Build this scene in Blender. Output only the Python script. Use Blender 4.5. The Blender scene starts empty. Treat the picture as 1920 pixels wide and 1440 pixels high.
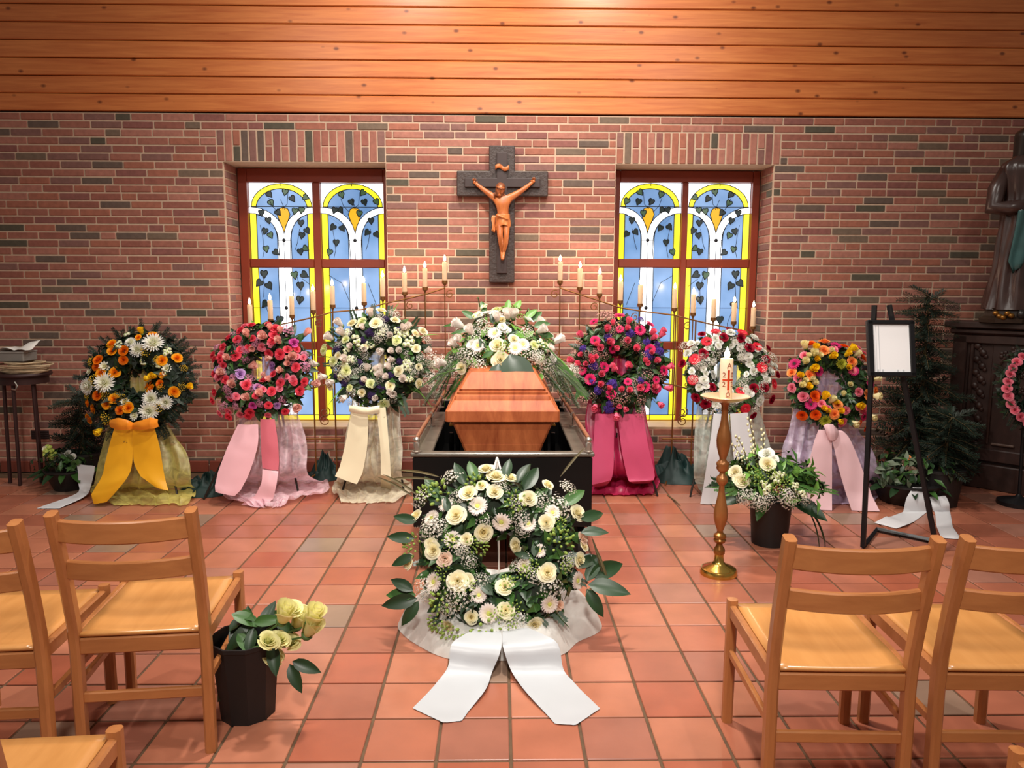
import bpy, math, random
from math import sin, cos, pi, radians, sqrt, atan2
from mathutils import Vector, Matrix, Quaternion, noise
random.seed(7)
C = bpy.context.scene.collection
S = bpy.context.scene
# ------------------------------------------------------------------ camera
F_PX, YAW, PITCH, ROLL, H = 1408.0, 0.0168, 0.129, 0.0033, 1.57
fw = Vector((sin(YAW)*cos(PITCH), cos(YAW)*cos(PITCH), -sin(PITCH)))
r0 = Vector((cos(YAW), -sin(YAW), 0)); u0 = r0.cross(fw)
rt = r0*cos(ROLL)+u0*sin(ROLL); up = -r0*sin(ROLL)+u0*cos(ROLL)
cd = bpy.data.cameras.new('camera'); cam = bpy.data.objects.new('camera', cd); C.objects.link(cam)
cd.sensor_width = 36; cd.lens = F_PX/1920*36; cd.clip_end = 60
cam.matrix_world = Matrix(((rt.x, up.x, -fw.x, 0), (rt.y, up.y, -fw.y, 0), (rt.z, up.z, -fw.z, H), (0, 0, 0, 1)))
S.camera = cam
def ray(px, py): return fw+rt*((px-960)/F_PX)-up*((py-720)/F_PX)
def at(px, py, Y):
    d = ray(px, py); t = Y/d.y; return Vector((d.x*t, Y, H+d.z*t))
def fl(px, py, z=0.0):
    d = ray(px, py); t = (z-H)/d.z; return Vector((d.x*t, d.y*t, z))
# ------------------------------------------------------------------ light
W = bpy.data.worlds.new('world'); S.world = W; W.use_nodes = True
W.node_tree.nodes['Background'].inputs[0].default_value = (1.0, 0.86, 0.74, 1)
W.node_tree.nodes['Background'].inputs[1].default_value = 0.15
def lamp(name, loc, power, col, size, aim=None, spread=180):
    l = bpy.data.lights.new(name, 'AREA'); l.shape = 'DISK'; l.size = size; l.energy = power; l.color = col
    l.spread = radians(spread)
    o = bpy.data.objects.new(name, l); C.objects.link(o); o.location = loc
    d = Vector(aim)-Vector(loc) if aim else Vector((0, 0, -1))
    o.rotation_euler = d.to_track_quat('-Z', 'Y').to_euler()
    return o
WARM = (1.0, 0.94, 0.86)
lamp('ceiling_lamp_wall', (0.95, 4.75, 4.75), 44, WARM, 0.30, (0.6, 6.0, 1.6), 150)
lamp('ceiling_lamp_wall', (-0.85, 4.75, 4.75), 38, WARM, 0.30, (-0.5, 6.0, 1.6), 150)
lamp('ceiling_lamp_coffin', (0.1, 3.5, 4.75), 58, WARM, 0.22, (0.1, 4.2, 0.4), 110)
lamp('ceiling_lamp_nave', (-2.4, 1.5, 4.75), 34, WARM, 0.20, (-0.8, 2.6, 0.4), 160)
lamp('ceiling_lamp_nave', (2.3, 1.5, 4.75), 36, WARM, 0.20, (0.8, 2.6, 0.4), 160)
lamp('fill_light_rear', (0.0, -1.2, 4.4), 34, WARM, 0.60, (0.0, 4.0, 0.4), 70)  # added fill without a fixture, brightens flower fronts from behind the camera
vs = S.view_settings
vs.view_transform = 'Standard'; vs.look = 'None'; vs.exposure = 0.22; vs.gamma = 1.0
try: vs.use_curve_mapping = False
except Exception: pass
try: S.cycles.transparent_max_bounces = 12; S.cycles.max_bounces = 6
except Exception: pass
# ------------------------------------------------------------------ materials
def lin(c):
    c = c/255.0
    return c/12.92 if c <= 0.04045 else ((c+0.055)/1.055)**2.4
def col(r, g, b): return (lin(r), lin(g), lin(b), 1)
MATS = {}
def new(name):
    m = bpy.data.materials.new(name); m.use_nodes = True
    nt = m.node_tree; b = nt.nodes['Principled BSDF']
    return m, nt, b
def N(nt, t, **kw):
    n = nt.nodes.new(t)
    for k, v in kw.items(): setattr(n, k, v)
    return n
def plain(name, rgb, rough=.5, metal=0.0, var=.12, scale=9, bump=0.0, rnd=0.0, island=0.0, spec=.5, coat=0.0, stretch=None, world=False):
    """principled colour with fine mottling, optional bump and a small change from piece to piece"""
    if name in MATS: return MATS[name]
    m, nt, b = new(name); L = nt.links.new
    tc = N(nt, 'ShaderNodeTexCoord'); src = tc.outputs['Object']
    if world: src = N(nt, 'ShaderNodeNewGeometry').outputs['Position']
    if stretch:
        mp = N(nt, 'ShaderNodeMapping'); mp.inputs['Scale'].default_value = stretch; L(src, mp.inputs[0]); src = mp.outputs[0]
    no = N(nt, 'ShaderNodeTexNoise'); no.inputs['Scale'].default_value = scale; no.inputs['Detail'].default_value = 5
    L(src, no.inputs['Vector'])
    c = col(*rgb)
    mx = N(nt, 'ShaderNodeMix', data_type='RGBA')
    mx.inputs[6].default_value = tuple(x*(1-var*1.6) for x in c[:3])+(1,); mx.inputs[7].default_value = tuple(min(1, x*(1+var*1.6)) for x in c[:3])+(1,)
    L(no.outputs[0], mx.inputs[0]); out = mx.outputs[2]
    if rnd or island:
        hs = N(nt, 'ShaderNodeHueSaturation'); mr = N(nt, 'ShaderNodeMapRange')
        if island: L(N(nt, 'ShaderNodeNewGeometry').outputs['Random Per Island'], mr.inputs[0])
        else: L(N(nt, 'ShaderNodeObjectInfo').outputs['Random'], mr.inputs[0])
        k = rnd or island
        mr.inputs[3].default_value = 1-k; mr.inputs[4].default_value = 1+k
        L(mr.outputs[0], hs.inputs['Value']); L(out, hs.inputs['Color']); out = hs.outputs[0]
    L(out, b.inputs['Base Color'])
    b.inputs['Roughness'].default_value = rough; b.inputs['Metallic'].default_value = metal
    b.inputs['Specular IOR Level'].default_value = spec
    if coat: b.inputs['Coat Weight'].default_value = coat; b.inputs['Coat Roughness'].default_value = .2
    if bump:
        bp = N(nt, 'ShaderNodeBump'); bp.inputs['Strength'].default_value = bump; bp.inputs['Distance'].default_value = .01
        L(no.outputs[0], bp.inputs['Height']); L(bp.outputs[0], b.inputs['Normal'])
    MATS[name] = m; return m
def petal(name, rim, heart=None, rnd=.10, trans=.3):
    """petal colour: the flower's own heart colour runs into its rim colour; thin enough to let light through"""
    if name in MATS: return MATS[name]
    m, nt, b = new(name); L = nt.links.new
    heart = heart or rim
    tc = N(nt, 'ShaderNodeTexCoord'); ln = N(nt, 'ShaderNodeVectorMath', operation='LENGTH'); L(tc.outputs['Object'], ln.inputs[0])
    mr = N(nt, 'ShaderNodeMapRange'); mr.inputs[1].default_value = .15; mr.inputs[2].default_value = .8; L(ln.outputs['Value'], mr.inputs[0])
    mx = N(nt, 'ShaderNodeMix', data_type='RGBA'); mx.inputs[6].default_value = col(*heart); mx.inputs[7].default_value = col(*rim)
    L(mr.outputs[0], mx.inputs[0])
    hs = N(nt, 'ShaderNodeHueSaturation'); m2 = N(nt, 'ShaderNodeMapRange'); L(N(nt, 'ShaderNodeObjectInfo').outputs['Random'], m2.inputs[0])
    m2.inputs[3].default_value = 1-rnd; m2.inputs[4].default_value = 1+rnd*.6; L(m2.outputs[0], hs.inputs['Value']); L(mx.outputs[2], hs.inputs['Color'])
    b.inputs['Roughness'].default_value = .6; b.inputs['Specular IOR Level'].default_value = .25
    L(hs.outputs[0], b.inputs['Base Color'])
    tr = N(nt, 'ShaderNodeBsdfTranslucent'); L(hs.outputs[0], tr.inputs[0])
    ms = N(nt, 'ShaderNodeMixShader'); ms.inputs[0].default_value = trans
    L(b.outputs[0], ms.inputs[1]); L(tr.outputs[0], ms.inputs[2]); L(ms.outputs[0], nt.nodes['Material Output'].inputs[0])
    MATS[name] = m; return m
def emit(name, rgb, strength, var=0.0):
    if name in MATS: return MATS[name]
    m, nt, b = new(name); L = nt.links.new
    b.inputs['Base Color'].default_value = tuple(x*.25 for x in col(*rgb)[:3])+(1,); b.inputs['Roughness'].default_value = .15
    c = col(*rgb)
    if var:
        g = N(nt, 'ShaderNodeNewGeometry'); no = N(nt, 'ShaderNodeTexNoise'); no.inputs['Scale'].default_value = 2.2; no.inputs['Detail'].default_value = 3
        L(g.outputs['Position'], no.inputs['Vector'])
        mr = N(nt, 'ShaderNodeMapRange'); mr.inputs[1].default_value = .3; mr.inputs[2].default_value = .7; L(no.outputs[0], mr.inputs[0])
        mx = N(nt, 'ShaderNodeMix', data_type='RGBA'); mx.inputs[6].default_value = tuple(x*(1-var) for x in c[:3])+(1,)
        mx.inputs[7].default_value = tuple(x+(1-x)*var*.5 for x in c[:3])+(1,)
        L(mr.outputs[0], mx.inputs[0]); L(mx.outputs[2], b.inputs['Emission Color'])
    else: b.inputs['Emission Color'].default_value = c
    b.inputs['Emission Strength'].default_value = strength
    MATS[name] = m; return m
def sheer(name, rgb, alpha, var=.25, scale=14):
    """organza: a thin open weave, denser where it is creased"""
    if name in MATS: return MATS[name]
    m, nt, b = new(name); L = nt.links.new
    c = col(*rgb)
    df = N(nt, 'ShaderNodeBsdfDiffuse'); df.inputs[0].default_value = c
    tl = N(nt, 'ShaderNodeBsdfTranslucent'); tl.inputs[0].default_value = c
    gl = N(nt, 'ShaderNodeBsdfGlossy'); gl.inputs['Roughness'].default_value = .4; gl.inputs[0].default_value = (1, 1, 1, 1)
    a = N(nt, 'ShaderNodeMixShader'); a.inputs[0].default_value = .4; L(df.outputs[0], a.inputs[1]); L(tl.outputs[0], a.inputs[2])
    a2 = N(nt, 'ShaderNodeMixShader'); a2.inputs[0].default_value = .06; L(a.outputs[0], a2.inputs[1]); L(gl.outputs[0], a2.inputs[2])
    t = N(nt, 'ShaderNodeBsdfTransparent'); ms = N(nt, 'ShaderNodeMixShader')
    tc = N(nt, 'ShaderNodeTexCoord'); no = N(nt, 'ShaderNodeTexNoise'); no.inputs['Scale'].default_value = scale; no.inputs['Detail'].default_value = 4
    no.inputs['Distortion'].default_value = 1.2
    L(tc.outputs['Object'], no.inputs['Vector'])
    mr = N(nt, 'ShaderNodeMapRange'); mr.inputs[1].default_value = .3; mr.inputs[2].default_value = .7
    mr.inputs[3].default_value = max(0, alpha-var); mr.inputs[4].default_value = min(1, alpha+var)
    L(no.outputs[0], mr.inputs[0])
    lw = N(nt, 'ShaderNodeLayerWeight'); lw.inputs[0].default_value = .35
    ad = N(nt, 'ShaderNodeMath', operation='ADD', use_clamp=True); ml = N(nt, 'ShaderNodeMath', operation='MULTIPLY'); ml.inputs[1].default_value = .5
    L(lw.outputs['Facing'], ml.inputs[0]); L(mr.outputs[0], ad.inputs[0]); L(ml.outputs[0], ad.inputs[1])
    L(ad.outputs[0], ms.inputs[0]); L(t.outputs[0], ms.inputs[1]); L(a2.outputs[0], ms.inputs[2])
    L(ms.outputs[0], nt.nodes['Material Output'].inputs[0])
    MATS[name] = m; return m
def wood(name, c1, c2, rough=.35, axis=(1, 12, 12), scale=3.0, knots=False, rnd=.06, world=False, coat=0.0, spec=.5):
    """grain stretched along one axis, optional round knots"""
    if name in MATS: return MATS[name]
    m, nt, b = new(name); L = nt.links.new
    tc = N(nt, 'ShaderNodeTexCoord'); src = N(nt, 'ShaderNodeNewGeometry').outputs['Position'] if world else tc.outputs['Object']
    mp = N(nt, 'ShaderNodeMapping'); mp.inputs['Scale'].default_value = axis; L(src, mp.inputs[0])
    no = N(nt, 'ShaderNodeTexNoise'); no.inputs['Scale'].default_value = scale; no.inputs['Detail'].default_value = 8; no.inputs['Roughness'].default_value = .6
    no.inputs['Distortion'].default_value = .4
    L(mp.outputs[0], no.inputs['Vector'])
    mr = N(nt, 'ShaderNodeMapRange'); mr.inputs[1].default_value = .3; mr.inputs[2].default_value = .7; L(no.outputs[0], mr.inputs[0])
    mx = N(nt, 'ShaderNodeMix', data_type='RGBA'); mx.inputs[6].default_value = col(*c1); mx.inputs[7].default_value = col(*c2); L(mr.outputs[0], mx.inputs[0])
    out = mx.outputs[2]
    if knots:
        vo = N(nt, 'ShaderNodeTexVoronoi'); vo.inputs['Scale'].default_value = 1.0; vo.inputs['Randomness'].default_value = 1
        m3 = N(nt, 'ShaderNodeMapping'); m3.inputs['Scale'].default_value = (4.6, .4, 7.4); L(src, m3.inputs[0]); L(m3.outputs[0], vo.inputs['Vector'])
        kr = N(nt, 'ShaderNodeMapRange'); kr.inputs[1].default_value = .05; kr.inputs[2].default_value = .13; kr.inputs[3].default_value = .85; kr.inputs[4].default_value = 0
        L(vo.outputs['Distance'], kr.inputs[0])
        k2 = N(nt, 'ShaderNodeMix', data_type='RGBA'); k2.inputs[7].default_value = col(96, 38, 12); L(kr.outputs[0], k2.inputs[0]); L(out, k2.inputs[6]); out = k2.outputs[2]
    hs = N(nt, 'ShaderNodeHueSaturation'); m2 = N(nt, 'ShaderNodeMapRange'); L(N(nt, 'ShaderNodeObjectInfo').outputs['Random'], m2.inputs[0])
    m2.inputs[3].default_value = 1-rnd; m2.inputs[4].default_value = 1+rnd; L(m2.outputs[0], hs.inputs['Value']); L(out, hs.inputs['Color'])
    L(hs.outputs[0], b.inputs['Base Color']); b.inputs['Roughness'].default_value = rough; b.inputs['Specular IOR Level'].default_value = spec
    if coat: b.inputs['Coat Weight'].default_value = coat; b.inputs['Coat Roughness'].default_value = .15
    bp = N(nt, 'ShaderNodeBump'); bp.inputs['Strength'].default_value = .08; bp.inputs['Distance'].default_value = .005
    L(no.outputs[0], bp.inputs['Height']); L(bp.outputs[0], b.inputs['Normal'])
    MATS[name] = m; return m
# ------------------------------------------------------------------ mesh helpers
class MB:
    def __init__(s): s.v = []; s.f = []; s.m = []
    def add(s, vs, fs, mi=0, M=None):
        o = len(s.v)
        s.v += [tuple(M @ Vector(p)) for p in vs] if M is not None else [tuple(p) for p in vs]
        s.f += [tuple(i+o for i in f) for f in fs]; s.m += [mi]*len(fs); return s
    def box(s, c, d, b=.0, mi=0, M=None):
        """box of size d about c, every edge chamfered by b"""
        x, y, z = d[0]/2, d[1]/2, d[2]/2; b = min(b, x*.9, y*.9, z*.9)
        if b <= 0:
            vs = [(c[0]+i*x, c[1]+j*y, c[2]+k*z) for i in (-1, 1) for j in (-1, 1) for k in (-1, 1)]
            return s.add(vs, [(0, 1, 3, 2), (4, 6, 7, 5), (0, 4, 5, 1), (2, 3, 7, 6), (0, 2, 6, 4), (1, 5, 7, 3)], mi, M)
        vs = []; ix = {}
        for i in (-1, 1):
            for j in (-1, 1):
                for k in (-1, 1):
                    for a in range(3):
                        p = [i*(x-b), j*(y-b), k*(z-b)]; p[a] = (i*x, j*y, k*z)[a]
                        ix[i, j, k, a] = len(vs); vs.append((c[0]+p[0], c[1]+p[1], c[2]+p[2]))
        fs = []
        for a in range(3):
            o = [q for q in range(3) if q != a]
            for sg in (-1, 1):
                quad = []
                for (p, q) in ((-1, -1), (1, -1), (1, 1), (-1, 1)):
                    t = [0, 0, 0]; t[a] = sg; t[o[0]] = p; t[o[1]] = q; quad.append(ix[t[0], t[1], t[2], a])
                if (sg == 1) == (a == 1): quad.reverse()
                fs.append(tuple(quad))
        for a in range(3):
            o = [q for q in range(3) if q != a]
            for p in (-1, 1):
                for q in (-1, 1):
                    e = []
                    for (w, ax) in ((-1, o[0]), (1, o[0]), (1, o[1]), (-1, o[1])):
                        t = [0, 0, 0]; t[a] = w; t[o[0]] = p; t[o[1]] = q; e.append(ix[t[0], t[1], t[2], ax])
                    n = (Vector(vs[e[1]])-Vector(vs[e[0]])).cross(Vector(vs[e[3]])-Vector(vs[e[0]]))
                    d2 = Vector((0, 0, 0)); d2[o[0]] = p; d2[o[1]] = q
                    if n.dot(d2) < 0: e.reverse()
                    fs.append(tuple(e))
        for i in (-1, 1):
            for j in (-1, 1):
                for k in (-1, 1):
                    t = [ix[i, j, k, 0], ix[i, j, k, 1], ix[i, j, k, 2]]
                    if i*j*k < 0: t.reverse()
                    fs.append(tuple(t))
        return s.add(vs, fs, mi, M)
    def tube(s, pts, r, n=8, mi=0, M=None, cap=True, flat=1.0):
        """round bar through pts; r is a radius or one per point"""
        pts = [Vector(p) for p in pts]; k = len(pts)
        rs = r if isinstance(r, (list, tuple)) else [r]*k
        ref = None; vs = []; fs = []
        for i, p in enumerate(pts):
            t = (pts[min(i+1, k-1)]-pts[max(i-1, 0)])
            t = t.normalized() if t.length > 1e-9 else Vector((0, 0, 1))
            if ref is None: ref = Vector((0, 1, 0)) if abs(t.y) < .9 else Vector((1, 0, 0))
            a = (ref-t*ref.dot(t)).normalized(); bb = t.cross(a); ref = a
            for q in range(n):
                w = 2*pi*q/n; vs.append(p+(a*cos(w)*flat+bb*sin(w))*rs[i])
        for i in range(k-1):
            for q in range(n):
                q2 = (q+1) % n; fs.append((i*n+q, i*n+q2, (i+1)*n+q2, (i+1)*n+q))
        if cap: fs.append(tuple(range(n-1, -1, -1))); fs.append(tuple((k-1)*n+q for q in range(n)))
        return s.add(vs, fs, mi, M)
    def lathe(s, prof, n=16, mi=0, M=None, cap=True, sx=1, sy=1):
        """profile of (radius, z) turned about z"""
        vs = []; fs = []; k = len(prof)
        for r, z in prof:
            for q in range(n): vs.append((r*cos(2*pi*q/n)*sx, r*sin(2*pi*q/n)*sy, z))
        for i in range(k-1):
            for q in range(n):
                q2 = (q+1) % n; fs.append((i*n+q, i*n+q2, (i+1)*n+q2, (i+1)*n+q))
        if cap: fs.append(tuple(range(n-1, -1, -1))); fs.append(tuple((k-1)*n+q for q in range(n)))
        return s.add(vs, fs, mi, M)
    def grid(s, rows, mi=0, M=None, close=False):
        k = len(rows[0]); vs = [p for r in rows for p in r]; fs = []
        for i in range(len(rows)-1):
            for q in range(k if close else k-1):
                q2 = (q+1) % k; fs.append((i*k+q, i*k+q2, (i+1)*k+q2, (i+1)*k+q))
        return s.add(vs, fs, mi, M)
    def prism(s, poly, y0, y1, mi=0, M=None):
        """outline of (x, z) given a thickness from y0 to y1"""
        n = len(poly); vs = [(x, y0, z) for x, z in poly]+[(x, y1, z) for x, z in poly]
        fs = [tuple(range(n)), tuple(range(2*n-1, n-1, -1))]+[(i, i+n, (i+1) % n+n, (i+1) % n) for i in range(n)]
        return s.add(vs, fs, mi, M)
    def ball(s, c, r, nu=8, nv=5, mi=0, M=None):
        rr = r if isinstance(r, (tuple, list)) else (r, r, r)
        vs = [(c[0], c[1], c[2]-rr[2])]; fs = []
        for i in range(1, nv):
            a = -pi/2+pi*i/nv
            for q in range(nu): vs.append((c[0]+rr[0]*cos(a)*cos(2*pi*q/nu), c[1]+rr[1]*cos(a)*sin(2*pi*q/nu), c[2]+rr[2]*sin(a)))
        vs.append((c[0], c[1], c[2]+rr[2])); T = len(vs)-1
        for q in range(nu):
            q2 = (q+1) % nu; fs.append((0, 1+q2, 1+q)); fs.append((T, 1+(nv-2)*nu+q, 1+(nv-2)*nu+q2))
            for i in range(nv-2): fs.append((1+i*nu+q, 1+i*nu+q2, 1+(i+1)*nu+q2, 1+(i+1)*nu+q))
        return s.add(vs, fs, mi, M)
    def mesh(s, name, mats, smooth=True, angle=.7):
        me = bpy.data.meshes.new(name); me.from_pydata(s.v, [], s.f)
        for m in (mats if isinstance(mats, (list, tuple)) else [mats]): me.materials.append(m)
        if any(s.m): me.polygons.foreach_set('material_index', s.m)
        if smooth:
            me.polygons.foreach_set('use_smooth', [True]*len(s.f))
            if angle: me.set_sharp_from_angle(angle=angle)
        me.update(); return me
    def build(s, name, mats, parent=None, smooth=True, angle=.7, kind=None, label=None):
        return put(name, s.mesh(name, mats, smooth, angle), parent, kind=kind, label=label)
def put(name, me, parent=None, loc=None, quat=None, scale=None, kind=None, label=None):
    o = bpy.data.objects.new(name, me); C.objects.link(o)
    if parent is not None: o.parent = parent
    if quat is not None: o.rotation_mode = 'QUATERNION'; o.rotation_quaternion = quat
    if loc is not None: o.location = loc
    if scale is not None: o.scale = (scale,)*3 if isinstance(scale, (int, float)) else scale
    if kind: o['kind'] = kind
    if label: o['label'] = label
    return o
def tag(o, label, cat, group=None):
    o['label'] = label; o['category'] = cat
    if group: o['group'] = group
    return o
def thing(name, label, cat, loc=(0, 0, 0), rot=(0, 0, 0), group=None):
    o = bpy.data.objects.new(name, None); C.objects.link(o); o.location = loc; o.rotation_euler = rot
    o.empty_display_size = .05
    return tag(o, label, cat, group)
def struct(name):
    o = bpy.data.objects.new(name, None); C.objects.link(o); o['kind'] = 'structure'; return o
def dup(root, loc, rotz, label, group=None):
    r = root.copy(); C.objects.link(r); r.location = loc; r.rotation_euler = (0, 0, rotz); r['label'] = label
    if group: r['group'] = group
    for ch in list(root.children):
        c = ch.copy(); C.objects.link(c); c.parent = r
        for g in ch.children:
            d = g.copy(); C.objects.link(d); d.parent = c
    return r
def lerp(a, b, t): return a+(b-a)*t
def sm(t): t = max(0, min(1, t)); return t*t*(3-2*t)
def nz(x, y=0, z=0): return noise.noise(Vector((x, y, z)))
# ================================================================== THE SETTING
DW = 6.28                      # the brick wall's face
XJ, YJ, TP = 0.04, 2.574, 0.25 # floor joints
# --- floor
floor = struct('floor')
mb = MB(); mb.box((0, 2.4, -.03), (12, 8.6, .05)); mb.build('bedding', plain('joint mortar', (98, 74, 52), .85, var=.25, scale=20, world=True), floor)
TCOL = [(170, 102, 78), (160, 94, 72), (182, 116, 90), (156, 98, 80), (176, 110, 84), (162, 110, 92), (164, 90, 66), (146, 118, 100)]
def tile_mat(i, c):
    m = plain('quarry tile %d' % i, c, .29, var=.2, scale=5, bump=.05, rnd=.05, world=True, spec=.45)
    return m
TM = [tile_mat(i, c) for i, c in enumerate(TCOL)]
tmesh = []
for i in range(len(TM)):
    b = MB(); b.box((0, 0, -.006), (TP-.011, TP-.011, .014), .0025); tmesh.append(b.mesh('tile', TM[i], True, .3))
rest = MB(); single = []
for i in range(-24, 24):
    for j in range(-15, 15):
        x, y = XJ+TP*(i+.5), YJ+TP*(j+.5)
        if y+TP/2 > DW+.01: continue
        d = y*.99+H*.129
        k = random.choice([0, 0, 1, 1, 2, 3, 4, 4, 5, 6]) if random.random() > .05 else 7
        vis = y > 2.05 and abs(x-.03) < .70*d+.1
        (single if vis else []).append((y, x, k)) if vis else rest.box((x, y, -.006), (TP-.011, TP-.011, .014), .0025, k)
single.sort(); 
for n_, (y, x, k) in enumerate(single):
    if n_ < 300: put('tile', tmesh[k], floor, (x, y, random.uniform(-.0006, .0006)))
    else: rest.box((x, y, -.006), (TP-.011, TP-.011, .014), .0025, k)
rest.build('tile_field', TM, floor, True, .3, kind='stuff')
# --- brick wall
wall = struct('wall_back')
OP = [(-2.235, -.925), (.945, 2.245)]; OZ0, OZ1 = .375, 2.5625; ZT = 2.9375; XL, XR = -5.6, 5.6; REC = .30
mort = plain('brick mortar', (196, 168, 144), .9, var=.12, scale=30, bump=.2, world=True)
mb = MB()
def slab(x0, x1, z0, z1): mb.box(((x0+x1)/2, DW+.0005+.17, (z0+z1)/2), (x1-x0, .34, z1-z0))
for x0, x1 in ((XL, OP[0][0]), (OP[0][1], OP[1][0]), (OP[1][1], XR)): slab(x0, x1, 0, ZT)
for x0, x1 in OP: slab(x0, x1, 0, OZ0); slab(x0, x1, OZ1, ZT)
mb.build('mortar_bed', mort, wall, False)
BCOL = [(156, 98, 82), (146, 88, 74), (168, 110, 94), (136, 84, 76), (160, 98, 78), (130, 90, 82), (100, 82, 72), (84, 76, 62), (114, 94, 78)]
BM = [plain('brick %d' % i, c, .8, var=.2, scale=26, bump=.25, rnd=.05, world=True) for i, c in enumerate(BCOL)]
CH, LS, LH = .0625, .24, .115
bmesh_ = {}
def brick_mesh(L_, h, k):
    key = (round(L_, 3), round(h, 3), k)
    if key not in bmesh_:
        b = MB(); b.box((0, 0, 0), (L_, .03, h), .0035); bmesh_[key] = b.mesh('brick', BM[k], True, .3)
    return bmesh_[key]
def bcol(): return random.choice([0, 0, 1, 1, 2, 2, 3, 4, 4, 5]) if random.random() > .15 else random.choice([6, 6, 7, 8, 5])
bl = []                         # x, z, length, height, colour
nc = int(round(ZT/CH))
for c in range(nc):
    z = (c+.5)*CH; x = XL+random.choice([0, .0625, .125, .1875])+(.125 if c % 2 else 0)
    zz0, zz1 = c*CH, (c+1)*CH
    cuts = []
    if zz1 > OZ0+.001 and zz0 < OZ1-.001: cuts = list(OP)
    elif zz0 >= OZ1-.001 and zz0 < OZ1+.25-.001: cuts = [(a-.045, b_) for a, b_ in OP[:1]]+[(a, b_+.045) for a, b_ in OP[1:]]
    segs = []; s0 = XL
    for a, b_ in cuts: segs.append((s0, a)); s0 = b_
    segs.append((s0, XR))
    for (a, e) in segs:
        x = a+.005-random.choice([0, .0625, .125, .19]) if a != XL else a-random.random()*.2
        while x < e-.01:
            L_ = LH if random.random() < .13 else LS
            l, r = max(x, a+.004), min(x+L_, e-.004)
            if e-(x+L_+.01) < .03 and e-.004-l < .30: r = e-.004; 
            if r-l > .03: bl.append(((l+r)/2, z, r-l, CH-.012, bcol()))
            x = x+L_+.01 if r != e-.004 else e
for n_, (a, b_) in enumerate(OP):   # soldier bricks over the openings, some cut in two
    l, r = (a-.045, b_) if n_ == 0 else (a, b_+.045)
    k = int((r-l)/.0625); p = (r-l)/k
    for i in range(k):
        x = l+p*(i+.5)
        if i % 2 == random.choice([0, 0, 0, 1]):
            bl.append((x, OZ1+.0625, p-.012, .115, bcol())); bl.append((x, OZ1+.1875, p-.012, .115, bcol()))
        else: bl.append((x, OZ1+.125, p-.012, .24, bcol()))
bl.sort(key=lambda q: (q[0]-.1)**2*.55+(q[1]-2.15)**2*1.6 - (.02 if q[2]*q[3] > .01 else 0))
rest = MB()
for n_, (x, z, L_, h, k) in enumerate(bl):
    pr = random.uniform(-.0015, .0015)
    if n_ < 300: put('brick', brick_mesh(round(L_*200)/200 if L_ < .235 else L_, h, k), wall, (x, DW+.011+pr, z))
    else: rest.box((x, DW+.011+pr, z), (L_, .03, h), .0035, k)
for n_, (a, b_) in enumerate(OP):   # bricks returning into the openings
    for c in range(6, 41):
        z = (c+.5)*CH
        for sx, xe in ((1, a), (-1, b_)):
            cuts = [(0.03, .145), (.155, .29)] if c % 2 else [(.03, .265), (.275, .29)]
            for y0, y1 in cuts: rest.box((xe+sx*.0045-sx*.012, DW+(y0+y1)/2, z), (.03, y1-y0, CH-.012), .003, bcol())
rest.build('brickwork', BM, wall, True, .3, kind='stuff')
for n_, (a, b_) in enumerate(OP):
    mb = MB(); mb.box(((a+b_)/2, DW+.165, OZ0+.004), (b_-a-.03, .33, .022), .003)
    mb.build('sill_slab', plain('pale sill tile', (196, 160, 126), .5, var=.12, scale=10, world=True), wall, True, .3)
v = at(76, 815, DW)
mb = MB(); mb.box((v.x, DW+.002, v.z), (.155, .014, .078), .003); ab = mb.build('air_vent', plain('vent iron', (40, 20, 18), .6), wall)
for i in range(4):
    mb = MB(); mb.box((v.x, DW-.007, v.z-.027+i*.018), (.14, .006, .007), .001); mb.build('vent_slat', plain('vent iron', (40, 20, 18), .6), ab)
# --- boarded wall above the bricks
wu = struct('wall_upper')
mb = MB(); mb.box((0, DW+.12, 3.9), (11.2, .2, 1.9)); mb.build('backing', plain('gap shade wood', (60, 26, 12), .8), wu, False)
PM = wood('knotty pine boards', (184, 96, 46), (214, 130, 68), .33, (.9, 1, 16), 2.2, True, .05, True, spec=.55)
for i in range(13):
    z = ZT+.012+.1345*i
    mb = MB(); mb.box((0, DW+.005, z+.0645), (11.2, .04, .1285), .006); mb.build('plank', PM, wu, True, .3)
# --- skirting tiles
bs = struct('baseboard_back')
sk = MB(); sk.box((0, 0, 0), (.238, .02, .095), .004); skm = sk.mesh('tile', plain('skirting tile', (128, 62, 48), .45, var=.15, scale=8, world=True, rnd=.08), True, .3)
for i in range(-20, 21): put('tile', skm, bs, (XJ+.25*(i+.5), DW-.012, .0505))
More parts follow.
